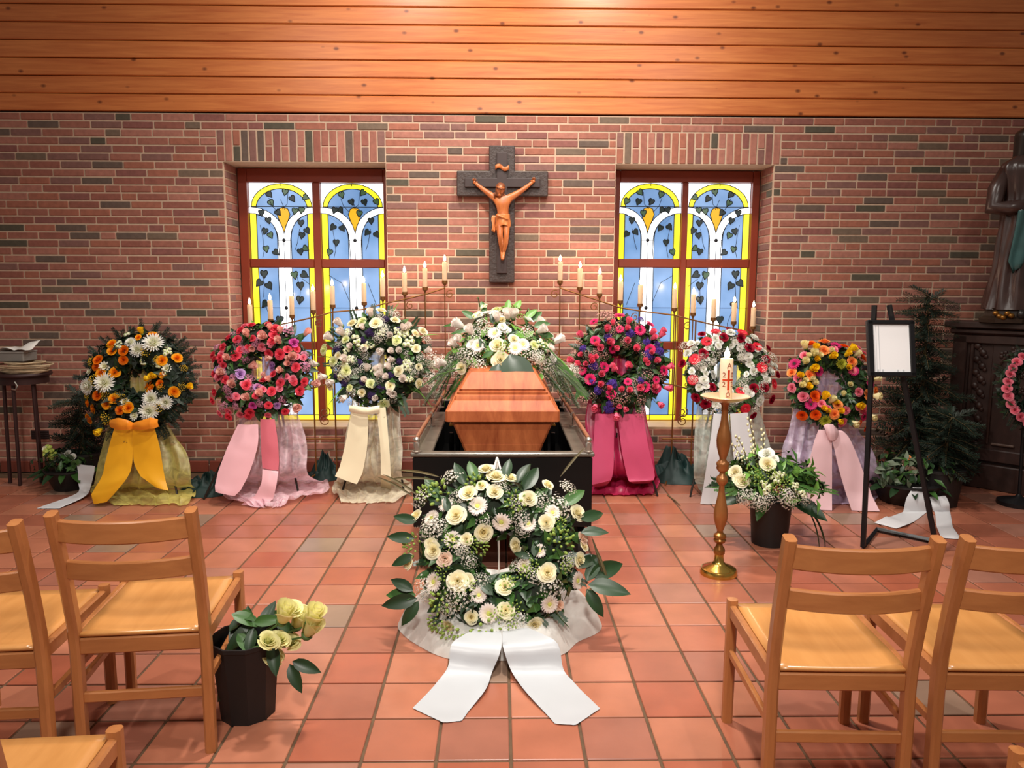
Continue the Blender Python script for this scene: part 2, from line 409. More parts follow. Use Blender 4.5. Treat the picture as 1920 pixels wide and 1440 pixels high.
# ------------------------------------------------------------------ stained glass windows
FR = plain('red brown window paint', (124, 46, 24), .45, var=.1, scale=5, bump=.03)
GL = {'w': emit('milk glass', (236, 242, 248), 2.4, .10), 'b': emit('blue glass', (122, 170, 230), 0.88, .42), 'y': emit('yellow glass', (250, 226, 30), 1.45, .10),
      'o': emit('amber glass', (250, 182, 30), 0.95, .12), 'a': emit('white glass', (250, 252, 255), 2.6, .03),
      'd': emit('dark green glass', (26, 46, 42), .5, .3), 'g': emit('mid green glass', (70, 104, 62), .7, .3)}
LEAD = plain('lead came', (36, 38, 44), .5, .4)
def arc(cx, cy, rx, ry, a0, a1, n): return [(cx+rx*cos(radians(lerp(a0, a1, i/n))), cy+ry*sin(radians(lerp(a0, a1, i/n)))) for i in range(n+1)]
def heart(cx, cy, s, ang):
    o = [(0, -1.15), (.34, -.62), (.72, -.12), (.78, .32), (.56, .62), (.24, .62), (0, .42), (-.24, .62), (-.56, .62), (-.78, .32), (-.72, -.12), (-.34, -.62)]
    return [(cx+s*(x*cos(ang)-z*sin(ang)), cy+s*(x*sin(ang)+z*cos(ang))*.82) for x, z in o]
def pane(win, x0, x1, z0, z1, y, kind, leaves, vines, flip):
    """one leaded light: overlapping glass pieces edged with lead"""
    w, h = x1-x0, z1-z0
    p = put('stained_glass_pane', None, win)
    X = lambda u: x0+w*(1-u if flip else u)
    lead = MB(); lay = [0]
    def piece(poly, c, line=True, d=None):
        lay[0] += 1; yy = y-.0012*lay[0] if d is None else y-d
        q = [(X(a), z0+h*b) for a, b in poly]
        b = MB(); b.prism(q if not flip else q[::-1], yy, yy+.003); b.build('glass_piece', GL[c], p, False)
        if line:
            pts = [(a, yy-.0005, b2) for a, b2 in q]; lead.tube(pts+[pts[0]], .0036, 4, cap=False)
    def line(pts, r=.0028): lead.tube([(X(a), y-.026, z0+h*b) for a, b in pts], r, 4)
    piece([(0, 0), (1, 0), (1, 1), (0, 1)], 'w')
    if kind == 'top':
        piece([(.02, .69)]+arc(.5, .69, .47, .30, 180, 0, 18)[0:]+[(.98, .69)], 'y')
        piece(arc(.5, .66, .40, .265, 180, 0, 18)+[(.90, .58), (.53, .30), (.10, .58)], 'b')
        piece([(.0, 0), (.105, 0), (.105, .60), (.0, .60)], 'y'); piece([(.90, 0), (1, 0), (1, .60), (.90, .60)], 'y')
        piece([(.105, 0), (.42, 0), (.42, .27)]+[(.42-.315*(1-cos(t)), .27+.31*sin(t)) for t in [pi/2*i/8 for i in range(1, 9)]], 'b')
        piece([(.635, 0), (.90, 0), (.90, .58)]+[(.90-.265*sin(t), .27+.31*cos(t)) for t in [pi/2*i/8 for i in range(1, 9)]], 'b')
        q = [pi/2*i/9 for i in range(10)]
        piece([(.445, 0), (.615, 0)]+[(1-.375*sin(t), .26+.345*cos(t)) for t in q[::-1]]+[(1-.47*sin(t), .31+.375*cos(t)) for t in q]
              + [(.53*sin(t), .31+.375*cos(t)) for t in q[::-1][1:]]+[(.435*sin(t), .26+.345*cos(t)) for t in q], 'a')
        piece([(.53, .345), (.56, .43), (.605, .52), (.63, .59), (.60, .66), (.53, .685), (.46, .66), (.43, .59), (.455, .52), (.50, .43)], 'o')
        line([(.53, 0), (.53, .25)]); line([(.43, .25), (.63, .25)]); line([(.5, .955), (.5, .99)], .003)
        lead.lathe([(.001, 0), (.016, 0), (.016, .003), (.001, .004)], 12, M=Matrix.Translation((X(.53), y-.024, z0+h*.25)) @ Matrix.Rotation(pi/2, 4, 'X'))
    else:
        piece([(0, 0), (.105, 0), (.105, 1), (0, 1)], 'y'); piece([(.90, 0), (1, 0), (1, 1), (.90, 1)], 'y')
        b0 = .09 if kind == 'low' else 0
        piece([(.105, b0), (.42, b0), (.42, 1), (.105, 1)], 'b'); piece([(.635, b0), (.90, b0), (.90, 1), (.635, 1)], 'b')
        piece([(.42, 0), (.635, 0), (.635, 1), (.42, 1)], 'a')
        if kind == 'low': piece([(0, 0), (1, 0), (1, .09), (0, .09)], 'y')
        line([(.53, b0), (.53, 1)]); 
        if kind == 'mid':
            line([(0, .46), (1, .46)])
            lead.lathe([(.001, 0), (.016, 0), (.016, .003), (.001, .004)], 12, M=Matrix.Translation((X(.53), y-.024, z0+h*.46)) @ Matrix.Rotation(pi/2, 4, 'X'))
    for i, (u, v_, s, a, c) in enumerate(leaves): piece(heart(u, v_, s, radians(a)), c, True, .016+.001*(i % 6))
    for pts in vines: line(pts, .0022)
    lead.build('lead_came', LEAD, p, True, None)
def lv(src, ox, oy, w, h, s=.062):
    out = []
    for i, t in enumerate(src):
        x, y, a = t[:3]; out.append(((x-ox)/w, 1-(y-oy)/h, s*(t[4] if len(t) > 4 else 1), a, t[3] if len(t) > 3 else 'd'))
    return out
LA = lv([(530, 735, 40), (545, 815, 30, 'g'), (690, 710, -10, 'g'), (755, 775, 35), (885, 765, 70, 'g'), (610, 910, 40), (450, 910, 0), (515, 985, 15), (780, 895, -10, 'g'),
         (845, 885, -10, 'g'), (835, 1010, 0), (480, 1090, -15), (528, 1130, 25, 'g'), (840, 1130, -10), (890, 1085, 30), (482, 1265, 10, 'g'), (575, 1300, 45), (820, 1290, 10), (865, 1260, 60, 'g')], 330, 625, 630, 745)
LB = lv([(1230, 735, 20, 'g'), (1440, 715, -40, 'g'), (1450, 805, 20), (1565, 800, 30, 'g'), (1325, 805, 25), (1165, 885, -20), (1215, 885, 35), (1400, 915, -10, 'g'),
         (1145, 1050, -40), (1230, 1060, 30), (1170, 1200, 0), (1105, 1295, -20, 'g'), (1510, 985, 5), (1475, 1100, -40), (1560, 1120, 35)], 1030, 625, 610, 745)
LM = lv([(270, 120, 0), (245, 168, -40), (293, 182, 30), (430, 125, 10, 'g'), (480, 125, 60), (460, 180, 5), (455, 255, -10), (272, 278, -40), (345, 360, 0)], 205, 90, 335, 390, .075)
VA = [[(.17, .45), (.2, .3), (.22, .12), (.19, .02)], [(.78, .40), (.74, .22), (.70, .12)], [(.32, .80), (.36, .70), (.45, .62)], [(.50, .78), (.56, .65)], [(.62, .88), (.60, .72), (.52, .66)]]
VM = [[(.15, .95), (.2, .8), (.18, .6)], [(.70, .95), (.76, .7), (.74, .5)], [(.2, .5), (.3, .25), (.28, .05)], [(.8, .85), (.95, .75)]]
VN = [[(.1, .9), (.3, .8), (.42, .55)], [(.72, .8), (.85, .5)]]
YF = DW+REC                     # the window's face
for wn, (a, b_) in enumerate(OP):
    win = struct('window_%d' % (wn+1))
    fl_ = wn == 1
    if wn == 0: xs = [(at(466, 420, YF).x, at(587, 420, YF).x), (at(601, 420, YF).x, at(720, 420, YF).x)]
    else: xs = [(at(1161, 420, YF).x, at(1278, 420, YF).x), (at(1289, 420, YF).x, at(1408, 420, YF).x)]
    px = 590 if wn == 0 else 1285
    zs = [(at(px, 486, YF).z, at(px, 342, YF).z), (at(px, 641, YF).z, at(px, 502, YF).z), (at(px, 791, YF).z, at(px, 656, YF).z)]
    X0, X1, Z0, Z1 = a+.012, b_-.012, OZ0+.017, OZ1-.006
    def bar(nm, x0, x1, z0, z1, d=0):
        m_ = MB(); m_.box(((x0+x1)/2, YF+.03-d/2, (z0+z1)/2), (x1-x0, .07+d, z1-z0), .006); m_.build(nm, FR, win, True, .3)
    bar('frame_stile', X0, xs[0][0], Z0, Z1, .012); bar('frame_stile', xs[1][1], X1, Z0, Z1, .012)
    bar('frame_rail', xs[0][0], xs[1][1], zs[0][1], Z1, .01); bar('frame_rail', xs[0][0], xs[1][1], Z0, zs[2][0], .01)
    bar('mullion', xs[0][1], xs[1][0], zs[2][0], zs[0][1], .004)
    for x0, x1 in xs:
        bar('glazing_bar', x0, x1, zs[1][1], zs[0][0]); bar('glazing_bar', x0, x1, zs[2][1], zs[1][0])
    for i, (x0, x1) in enumerate(xs):
        li = 1-i if fl_ else i
        pane(win, x0, x1, zs[0][0], zs[0][1], YF+.045, 'top', LA if li == 0 else LB, VA, fl_)
        pane(win, x0, x1, zs[1][0], zs[1][1], YF+.045, 'mid', LM if (li == 0) else [], VM if li == 0 else VN, fl_)
        pane(win, x0, x1, zs[2][0], zs[2][1], YF+.045, 'low', [], [], fl_)
# ================================================================== FLOWERS AND LEAVES (unit size, opening towards +z)
def add_petal(b, ang, rb, L_, w, a0, a1, cup, mi=0, nt=4, ns=3, tip=.35, ripple=0.0, z0=0.0):
    ca, sa = cos(ang), sin(ang); rows = []
    r, z = rb, z0
    for i in range(nt+1):
        t = i/nt; al = radians(lerp(a0, a1, t))
        if i: r += L_/nt*sin(al); z += L_/nt*cos(al)
        ww = w*(sin(pi*min(1, .16+t*.62))**.8 if t < .8 else lerp(1, tip, (t-.8)/.2)); row = []
        for q in range(ns):
            s_ = -1+2*q/(ns-1)
            rr = r-cup*s_*s_*ww+ripple*random.uniform(-1, 1)*t; tt = s_*ww
            row.append((rr*ca-tt*sa, rr*sa+tt*ca, z+ripple*random.uniform(-1, 1)*t))
        rows.append(row)
    b.grid(rows, mi)
def unit(b):
    m = max(sqrt(x*x+y*y) for x, y, z in b.v); b.v = [(x/m, y/m, z/m) for x, y, z in b.v]; return b
def shells(n, seed, rim0, rim1, z0, z1, d0, d1, lip, rip=0.0, pw=1.0, ns=6, base=.25):
    """overlapping cupped petals wound round the flower's axis"""
    random.seed(seed); b = MB()
    for i in range(n):
        t = i/(n-1); ang = i*2.399+random.uniform(-.2, .2); dl = radians(lerp(d0, d1, t)); k = 4
        ra, rb = lerp(.03, base, t), lerp(rim0, rim1, t**pw)*random.uniform(.94, 1.06); zt = lerp(z0, z1, t**1.2); rows = []
        for j in range(k+1):
            q = j/k; row = []
            for m in range(ns):
                s_ = -1+2*m/(ns-1); hh = zt*(1-.30*s_**4*q)
                r = ra+(rb-ra)*(q**.75)*(1-.07*abs(s_)**3); z = hh*q**1.25
                if j == k: r += lip*(.3+t)*(1-.4*s_*s_); z -= lip*.55*(.3+t)
                if rip and j >= k-1: r += rip*random.uniform(-1, 1); z += rip*random.uniform(-1, 1)
                w = ang+s_*dl*(1-.25*(1-q)); row.append((r*cos(w), r*sin(w), z))
            rows.append(row)
        b.grid(rows)
    b.lathe([(.02, -.22), (.16, -.16), (.24, .0), (.12, .05)], 8, 1)
    return unit(b)
def f_rose(n=17, op=1.0, seed=1): return shells(n, seed, .10, .80*op, .66, .34, 105, 58, .13)
def f_ran(seed): return shells(24, seed, .08, .9, .46, .22, 100, 48, .05, 0, 1.0, 5)
def f_car(seed): return shells(20, seed, .12, .85, .55, .30, 70, 40, .10, .06, .9, 7)
def f_bud(seed=2): return shells(9, seed, .08, .40, 1.0, .86, 105, 66, .05, 0, 1.0, 6, .16)
def f_gerbera(n=19, seed=3, disc=.26):
    random.seed(seed); b = MB()
    for k, (L_, a) in enumerate(((.80, 74), (.72, 62))):
        for i in range(n): add_petal(b, 2*pi*(i+.5*k)/n+random.uniform(-.04, .04), .18, L_, .125, a+random.uniform(-5, 5), a+20, -.1, 0, 3, 3, .5, 0, .02+.05*k)
    for i in range(n): add_petal(b, 2*pi*i/n, .16, .26, .055, 40, 60, .1, 0, 2, 3, .5, 0, .1)
    b.lathe([(.02, .0), (disc, .02), (disc*.95, .14), (disc*.5, .19), (.01, .16)], 14, 1)
    return unit(b)
def f_mum(seed=4, n=22, lay=6, wd=.085):
    random.seed(seed); b = MB()
    for k in range(lay):
        t = k/(lay-1); n2 = int(lerp(n, 8, t))
        for i in range(n2): add_petal(b, 2*pi*i/n2+k*.7+random.uniform(-.08, .08), lerp(.16, .03, t), lerp(.86, .40, t), wd, lerp(84, 5, t)+random.uniform(-6, 6), lerp(72, -30, t), .3, 0, 3, 3, .4, 0, lerp(0, .12, t))
    b.lathe([(.02, 0), (.15, .05), (.1, .2), (.01, .22)], 10, 1)
    return unit(b)
def f_cluster(seed, n, fl, size, R_=1.0, hgt=.6, kind='star'):
    """many florets on one head"""
    random.seed(seed); b = MB()
    for i in range(n):
        t = (i+.5)/n; ph = i*2.399; rr = R_*sqrt(t)*random.uniform(.75, 1.15); z = hgt*(1-t)+random.uniform(-.1, .1)
        d = Vector((rr*cos(ph)*.8, rr*sin(ph)*.8, .75)).normalized()
        M = Matrix.Translation((rr*cos(ph)+random.uniform(-.07, .07), rr*sin(ph)+random.uniform(-.07, .07), z)) @ d.to_track_quat('Z', 'Y').to_matrix().to_4x4()
        s_ = size*random.uniform(.75, 1.2)
        if kind == 'star':
            vs = [(0, 0, -.2*s_)]; fs = []
            for q in range(5):
                a = 2*pi*q/5
                vs += [(s_*.55*cos(a-.42), s_*.55*sin(a-.42), .12*s_), (s_*cos(a), s_*sin(a), .32*s_), (s_*.55*cos(a+.42), s_*.55*sin(a+.42), .12*s_)]
                fs += [(0, 1+q*3, 2+q*3, 3+q*3)]
            b.add(vs, fs, 0, M)
        elif kind == 'button':
            b.ball((0, 0, 0), (s_, s_, s_*.6), 8, 4, 0, M); b.ball((0, 0, s_*.42), (s_*.42, s_*.42, s_*.25), 6, 3, 1, M)
        else:
            b.ball((0, 0, s_*.6), (s_*.62, s_*.62, s_), 6, 4, 0, M)
        if kind != 'button' and i % (3 if size < .3 else 1) == 0: b.tube([M @ Vector((0, 0, -.1*s_)), (M.translation.x*.35, M.translation.y*.35, -.5)], .014, 3, 1, cap=False)
    return b
GRN = plain('stem green', (74, 104, 50), .55, rnd=.15)
def FM(nm, b, pm, m2=GRN): return b.mesh(nm, [pm, m2], True, None)
YD = plain('yellow pollen disc', (214, 176, 60), .8, var=.3, scale=40); DKD = plain('dark flower disc', (40, 14, 18), .8, var=.3, scale=40); LIMED = plain('lime disc', (196, 200, 96), .8, var=.2, scale=40)
ros = [f_rose(17, 1.0, 11), f_rose(18, .9, 12), f_rose(16, 1.1, 13)]
ran = [f_ran(14), f_ran(15)]; car = [f_car(16), f_car(17)]
bud = [f_bud(21), f_bud(22)]; ger = [f_gerbera(19, 31), f_gerbera(21, 32)]; gsm = [f_gerbera(17, 33, .34)]
mum = [f_mum(41), f_mum(42)]; mumw = [f_mum(43, 11, 4, .2)]
KINDS = {}
def kind(code, nm, shapes, pm, m2=GRN, lift=.25): KINDS[code] = (nm, [FM(nm, b, pm, m2) for b in shapes], lift)
CREAM = petal('cream rose', (250, 244, 214), (240, 222, 150)); WHITE = petal('white petal', (250, 248, 244), (236, 236, 214))
kind('cream', 'rose', ros, CREAM); kind('creamgreen', 'rose', ros[:2], petal('green cream rose', (244, 246, 196), (220, 226, 130)))
kind('white', 'rose', ros, WHITE); kind('wcar', 'carnation', car, WHITE); kind('wbud', 'bud', bud, petal('white bud', (250, 240, 232), (240, 232, 200)))
kind('wger', 'gerbera', ger, petal('blush white gerbera', (252, 240, 234), (240, 226, 190)), LIMED)
kind('peach', 'carnation', car, petal('peach carnation', (248, 220, 200), (236, 200, 170)))
kind('ran', 'ranunculus', ran, petal('golden ranunculus', (255, 176, 24), (244, 110, 6))); kind('ranor', 'ranunculus', ran, petal('orange ranunculus', (248, 134, 14), (226, 84, 8)))
kind('ybud', 'bud', bud, petal('yellow bud', (255, 214, 40), (240, 170, 20)))
kind('wmum', 'chrysanthemum', mum, petal('white chrysanthemum', (252, 250, 246), (232, 232, 190)), LIMED)
kind('lmum', 'chrysanthemum', mum, petal('lime chrysanthemum', (206, 204, 74), (150, 158, 40)))
kind('narc', 'narcissus', mumw, petal('white narcissus', (252, 250, 238), (240, 236, 180)), YD)
kind('coral', 'rose', ros, petal('coral pink rose', (244, 84, 104), (214, 30, 62))); kind('pale', 'bud', bud, petal('pale pink bud', (252, 202, 190), (244, 160, 150)))
kind('pink', 'rose', ros, petal('pink rose', (250, 142, 160), (226, 80, 120))); kind('lilac', 'carnation', car, petal('lilac carnation', (206, 160, 214), (170, 110, 190)))
kind('mag', 'carnation', car, petal('magenta carnation', (216, 84, 168), (176, 40, 120)))
kind('hotg', 'gerbera', gsm, petal('hot pink gerbera', (240, 48, 118), (196, 10, 70)), DKD); kind('pbud', 'bud', bud, petal('pink spray bud', (250, 120, 150), (240, 80, 120)))
kind('dred', 'rose', ros, petal('dark red rose', (170, 12, 46), (110, 0, 26))); kind('cger', 'gerbera', ger, petal('coral red gerbera', (240, 52, 72), (226, 40, 60)), petal('coral disc', (240, 110, 110)))
kind('or', 'rose', ros, petal('apricot rose', (255, 166, 92), (242, 116, 36))); kind('dor', 'ranunculus', ran, petal('deep orange ranunculus', (250, 108, 26), (230, 70, 10)))
kind('tul', 'tulip', bud, petal('yellow tulip', (255, 216, 32), (240, 180, 20))); kind('mger', 'gerbera', ger[:1]+gsm, petal('magenta gerbera', (226, 50, 124), (170, 16, 80)), DKD)
kind('ivory', 'freesia', bud, petal('ivory freesia', (250, 240, 190), (236, 214, 120)))
BT = [f_cluster(51, 7, 0, .40, .95, .3, 'button'), f_cluster(52, 6, 0, .42, .9, .3, 'button')]
kind('sant', 'spray_daisy', BT, petal('green white daisy', (246, 246, 214)), plain('daisy green eye', (160, 180, 70), .7), .2)
kind('stat', 'statice', [f_cluster(53, 34, 0, .34, .95, .7), f_cluster(54, 30, 0, .36, .95, .7)], petal('purple statice', (92, 58, 160), (60, 30, 120)), GRN, .2)
kind('viol', 'statice', [f_cluster(55, 30, 0, .36, .95, .6)], petal('dark violet statice', (66, 42, 96), (40, 22, 66)), GRN, .2)
kind('flor', 'floret_cluster', [f_cluster(56, 26, 0, .30, 1.05, .5), f_cluster(57, 24, 0, .30, 1.05, .5)], petal('rosy lilac floret', (226, 150, 178), (190, 100, 140)), GRN, .2)
kind('wax', 'waxflower', [f_cluster(58, 40, 0, .15, 1.3, .5), f_cluster(59, 38, 0, .15, 1.3, .6)], petal('blush waxflower', (232, 176, 166), (200, 130, 120)), plain('waxflower twig', (112, 86, 60), .7), .25)
kind('gyp', 'gypsophila', [f_cluster(60, 70, 0, .135, 1.3, .6, 'star'), f_cluster(61, 66, 0, .14, 1.25, .7, 'star'), f_cluster(62, 74, 0, .13, 1.3, .5, 'star')], petal('gypsophila white', (250, 242, 230)), plain('gypsophila stem', (110, 120, 70), .7), .3)
kind('yspr', 'goldenrod', [f_cluster(63, 34, 0, .15, 1.1, .6, 'ball')], petal('goldenrod yellow', (226, 190, 60), (170, 130, 30)), GRN, .3)
kind('frees', 'freesia_buds', [f_cluster(64, 20, 0, .23, 1.1, .6, 'ball'), f_cluster(65, 18, 0, .24, 1.1, .7, 'ball')], petal('green freesia bud', (160, 184, 92), (112, 146, 58)), GRN, .3)
def leaf_mesh(nm, m, w=.36, droop=.25, fold=.12, n=6, tip=1.0, wave=0.0):
    rows = []
    for i in range(n+1):
        t = i/n; ww = w*.5*(sin(pi*min(1, t**.8))**.75 if 0 < t < 1 else .02)
        z = -droop*t*t+wave*sin(t*6); rows.append([(-ww, t, z+fold*ww*2), (-ww*.5, t, z+fold*ww*.9), (0, t, z), (ww*.5, t, z+fold*ww*.9), (ww, t, z+fold*ww*2)])
    return MB().grid(rows).mesh(nm, m, True, None)
def leafmat(nm, rgb, rough=.4, rnd=.22): return petal(nm, rgb, tuple(int(c*.85) for c in rgb), rnd, .18) if rough > .9 else plain(nm, rgb, rough, var=.18, scale=3, rnd=rnd, spec=.45)
DG = leafmat('dark glossy leaf', (30, 54, 28)); MG = leafmat('mid green leaf', (56, 92, 40)); BG = leafmat('fresh green leaf', (98, 140, 58)); FG = leafmat('fir green', (22, 38, 26), .6); GG = leafmat('grey green leaf', (92, 104, 82), .6)
OG = leafmat('olive brown twig', (86, 74, 44), .7)
LEAF = {k: leaf_mesh('leaf', m, .42, .22, .14) for k, m in (('d', DG), ('m', MG), ('b', BG), ('g', GG))}
LANCE = {k: leaf_mesh('leaf', m, .2, .3, .1) for k, m in (('d', DG), ('m', MG), ('b', BG), ('g', GG))}
BLADE = {k: leaf_mesh('grass_blade', m, .05, .45, .3, 8) for k, m in (('m', MG), ('b', BG), ('o', OG), ('d', DG))}
def twig_mesh(nm, m, n=26, ln=.30, thick=.02, flat=False, stem=GRN):
    random.seed(99); b = MB(); b.tube([(0, 0, 0), (0, .5, .02), (0, 1, -.06)], [.014, .01, .005], 4, 1, cap=False)
    for i in range(n):
        t = .06+.94*i/n
        for q in range(2 if flat else 4):
            a = (0, pi)[q] if flat else q*pi/2+random.uniform(-.5, .5)+i
            l_ = ln*(1-.55*t)*random.uniform(.8, 1.15); d = Vector((cos(a), .85, sin(a)*(.25 if flat else .9))).normalized()
            p = Vector((0, t, .02-.06*t)); w = Vector((0, 0, 1)).cross(d) if abs(d.z) < .9 else Vector((1, 0, 0)); w = w.normalized()*thick
            b.add([p-w*.6, p+d*l_*.5+w, p+d*l_, p+d*l_*.5-w], [(0, 1, 2, 3)])
    return b.mesh(nm, [m, stem], True, None)
FIR = twig_mesh('fir_twig', FG, 24, .26, .014, stem=OG); FERN = twig_mesh('fern_frond', MG, 20, .34, .03, True); FERND = twig_mesh('fern_frond', DG, 20, .34, .03, True); HEATH = twig_mesh('heather_twig', GG, 26, .14, .02)
def orient(nrm, dirn=None):
    n = Vector(nrm).normalized()
    if dirn is None:
        return n.to_track_quat('Z', 'Y') @ Quaternion((0, 0, 1), random.uniform(0, 6.28))
    d = Vector(dirn); d = (d-n*d.dot(n)).normalized(); x = d.cross(n)
    return Matrix((x, d, n)).transposed().to_quaternion()
def flower(code, p, nrm, r, parent):
    nm, ms, lift = KINDS[code]
    n = Vector(nrm).normalized()
    return put(nm, random.choice(ms), parent, Vector(p)+n*lift*r, orient(n), r)
def leaf(me, p, dirn, nrm, ln, parent, wide=1.0):
    return put(me.name.split('.')[0], me, parent, p, orient(nrm, dirn), (ln*wide, ln, ln))
def leafmass(b, p, dirn, nrm, ln, w, mi=0):
    q = orient(nrm, dirn).to_matrix(); p = Vector(p)
    vs = [(0, 0, 0), (-w*.5, .45*ln, .10*ln), (0, .5*ln, .0), (w*.5, .45*ln, .10*ln), (0, ln, -.15*ln)]
    b.add([p+q @ Vector(v) for v in vs], [(0, 2, 1), (0, 3, 2), (1, 2, 4), (2, 3, 4)], mi)
def rv(a=1.0): return Vector((random.uniform(-a, a), random.uniform(-a, a), random.uniform(-a, a)))
# ------------------------------------------------------------------ wreaths
def parse(t): 
    out = []
    for tok in t.split():
        k, x, y, r = tok.split(','); out.append((k, float(x), float(y), float(r)))
    return out
WR = {}
def wreath(key, label, cpx, Rpx, Y, tilt, codes, table, cc, Rc, hole=.28, mats=(DG, MG), nfol=900, fringe=(), bg=(28, 42, 24), face=0.0, lens=(.10, .16), group='funeral wreaths', extra=()):
    """ring of greenery with its flowers; origin at the lowest point, leaning back on its stand"""
    random.seed(sum(map(ord, key)))
    ctr = at(cpx[0], cpx[1], Y); R_ = Rpx/F_PX*(ctr-Vector((0, 0, H))).dot(fw)
    ti = radians(tilt); base = ctr-Vector((0, sin(ti)*R_, cos(ti)*R_))
    w = thing('wreath', label, 'wreath', base, (-ti, 0, face), group)
    ro = (1+hole)/2*.86*R_; tr = (1-hole)/2*.86*R_
    b = MB(); rows = []
    for i in range(41):
        a = 2*pi*i/40; rows.append([((ro+tr*.72*cos(q))*cos(a), -tr*.6*sin(q), R_+(ro+tr*.72*cos(q))*sin(a)) for q in [2*pi*j/10 for j in range(11)]])
    b.grid(rows); b.build('moss_ring', plain('moss ring '+key, bg, .9, var=.3, scale=30, bump=.3), w)
    def surf(u, v):
        rho = max(1e-4, sqrt(u*u+v*v)); d = max(-.95, min(.95, (rho-ro)/tr)); k = max(.42, sqrt(1-d*d))
        return Vector((u, -tr*.62*k, R_+v)), Vector((u/rho*d*.75, -k-.2, v/rho*d*.75+.12)).normalized()
    fol = MB()
    for i in range(nfol):
        a = random.uniform(0, 2*pi); q = random.uniform(-.25*pi, 1.25*pi)
        u, v = (ro+tr*.9*cos(q))*cos(a), (ro+tr*.9*cos(q))*sin(a)
        n = Vector((cos(q)*cos(a), -abs(sin(q))*.9, cos(q)*sin(a))).normalized()
        p = Vector((u, -tr*.55*sin(q), R_+v))
        d = (n*.7+rv(.9)+Vector((cos(a), 0, sin(a)))*.2).normalized()
        leafmass(fol, p, d, n+rv(.5), R_*random.uniform(*lens)*1.5, R_*random.uniform(.07, .11), random.choice([0, 0, 1]))
    fol.build('foliage', list(mats), w, True, None, kind='stuff')
    for (me, cnt, l0, l1, sp) in fringe:
        for i in range(cnt):
            a = 2*pi*(i+random.uniform(-.4, .4))/cnt; q = random.uniform(-.1, .7)
            p = Vector(((ro+tr*.55*cos(q))*cos(a), -tr*.3*sin(q), R_+(ro+tr*.55*cos(q))*sin(a)))
            d = Vector((cos(a), -.35*sin(q)+random.uniform(-.2, .2), sin(a)))+rv(sp)
            leaf(random.choice(me) if isinstance(me, (list, tuple)) else me, p, d, Vector((0, -1, .25))+rv(.35), R_*random.uniform(l0, l1), w, random.uniform(.8, 1.2))
    for k, x, y, r in parse(table):
        u, v = (x-cc[0])/Rc*R_, -(y-cc[1])/Rc*R_
        p, n = surf(u, v)
        flower(codes[k], p, n+rv(.18), r/Rc*R_*1.22, w)
    for k, n_, r in extra:                       # small blooms between the large ones
        for i in range(n_):
            a = random.uniform(0, 2*pi); q = random.uniform(-.85, .85)*tr+ro
            p, n = surf(q*cos(a), q*sin(a)); flower(codes[k], p+n*.004, n+rv(.25), r/Rc*R_*1.15, w)
    WR[key] = (w, R_, surf, ctr)
    return w
wreath('gold', 'fir green wreath with orange yellow ranunculus and white chrysanthemums over a gold ribbon', (262, 716), 108, 5.5, 14,
 dict(y='ran', w='wmum', n='narc', s='yspr', g='sant', o='ranor', b='ybud'),
 'b,835,185,35 y,810,235,38 y,968,218,58 w,735,305,58 w,1000,315,105 w,830,390,80 y,500,320,55 y,525,405,55 o,665,400,58 o,660,505,52 g,590,330,45 g,1165,405,50 o,360,515,58 o,345,590,50 n,445,590,55 y,412,668,58 y,555,662,62 s,255,520,45 n,245,650,40 y,1125,520,60 y,1275,490,60 n,1185,610,50 y,1140,685,48 b,1060,705,42 b,990,715,35 y,960,815,58 y,1005,865,60 o,1120,800,48 y,1275,890,62 b,1385,820,35 w,265,820,90 w,470,795,105 o,390,938,58 y,245,1010,55 y,315,1085,55 y,275,1195,65 y,580,985,60 y,500,1050,55 n,705,1025,50 o,665,1115,52 y,760,1090,62 w,1025,980,90 w,1190,1015,75 w,1010,1120,100 s,940,400,60 s,1110,1075,55 n,835,1180,50 s,500,1200,60 b,415,1325,40 s,330,750,50 s,1350,610,40 s,240,920,45 g,650,190,40',
 (800, 755), 700, .26, (FG, DG), 1000, ((FIR, 80, .28, .42, .25), (FIR, 40, .22, .32, .4), ((BLADE['o'],), 9, .3, .5, .8)), (24, 34, 22), extra=(('s', 8, 42), ('g', 5, 38)))
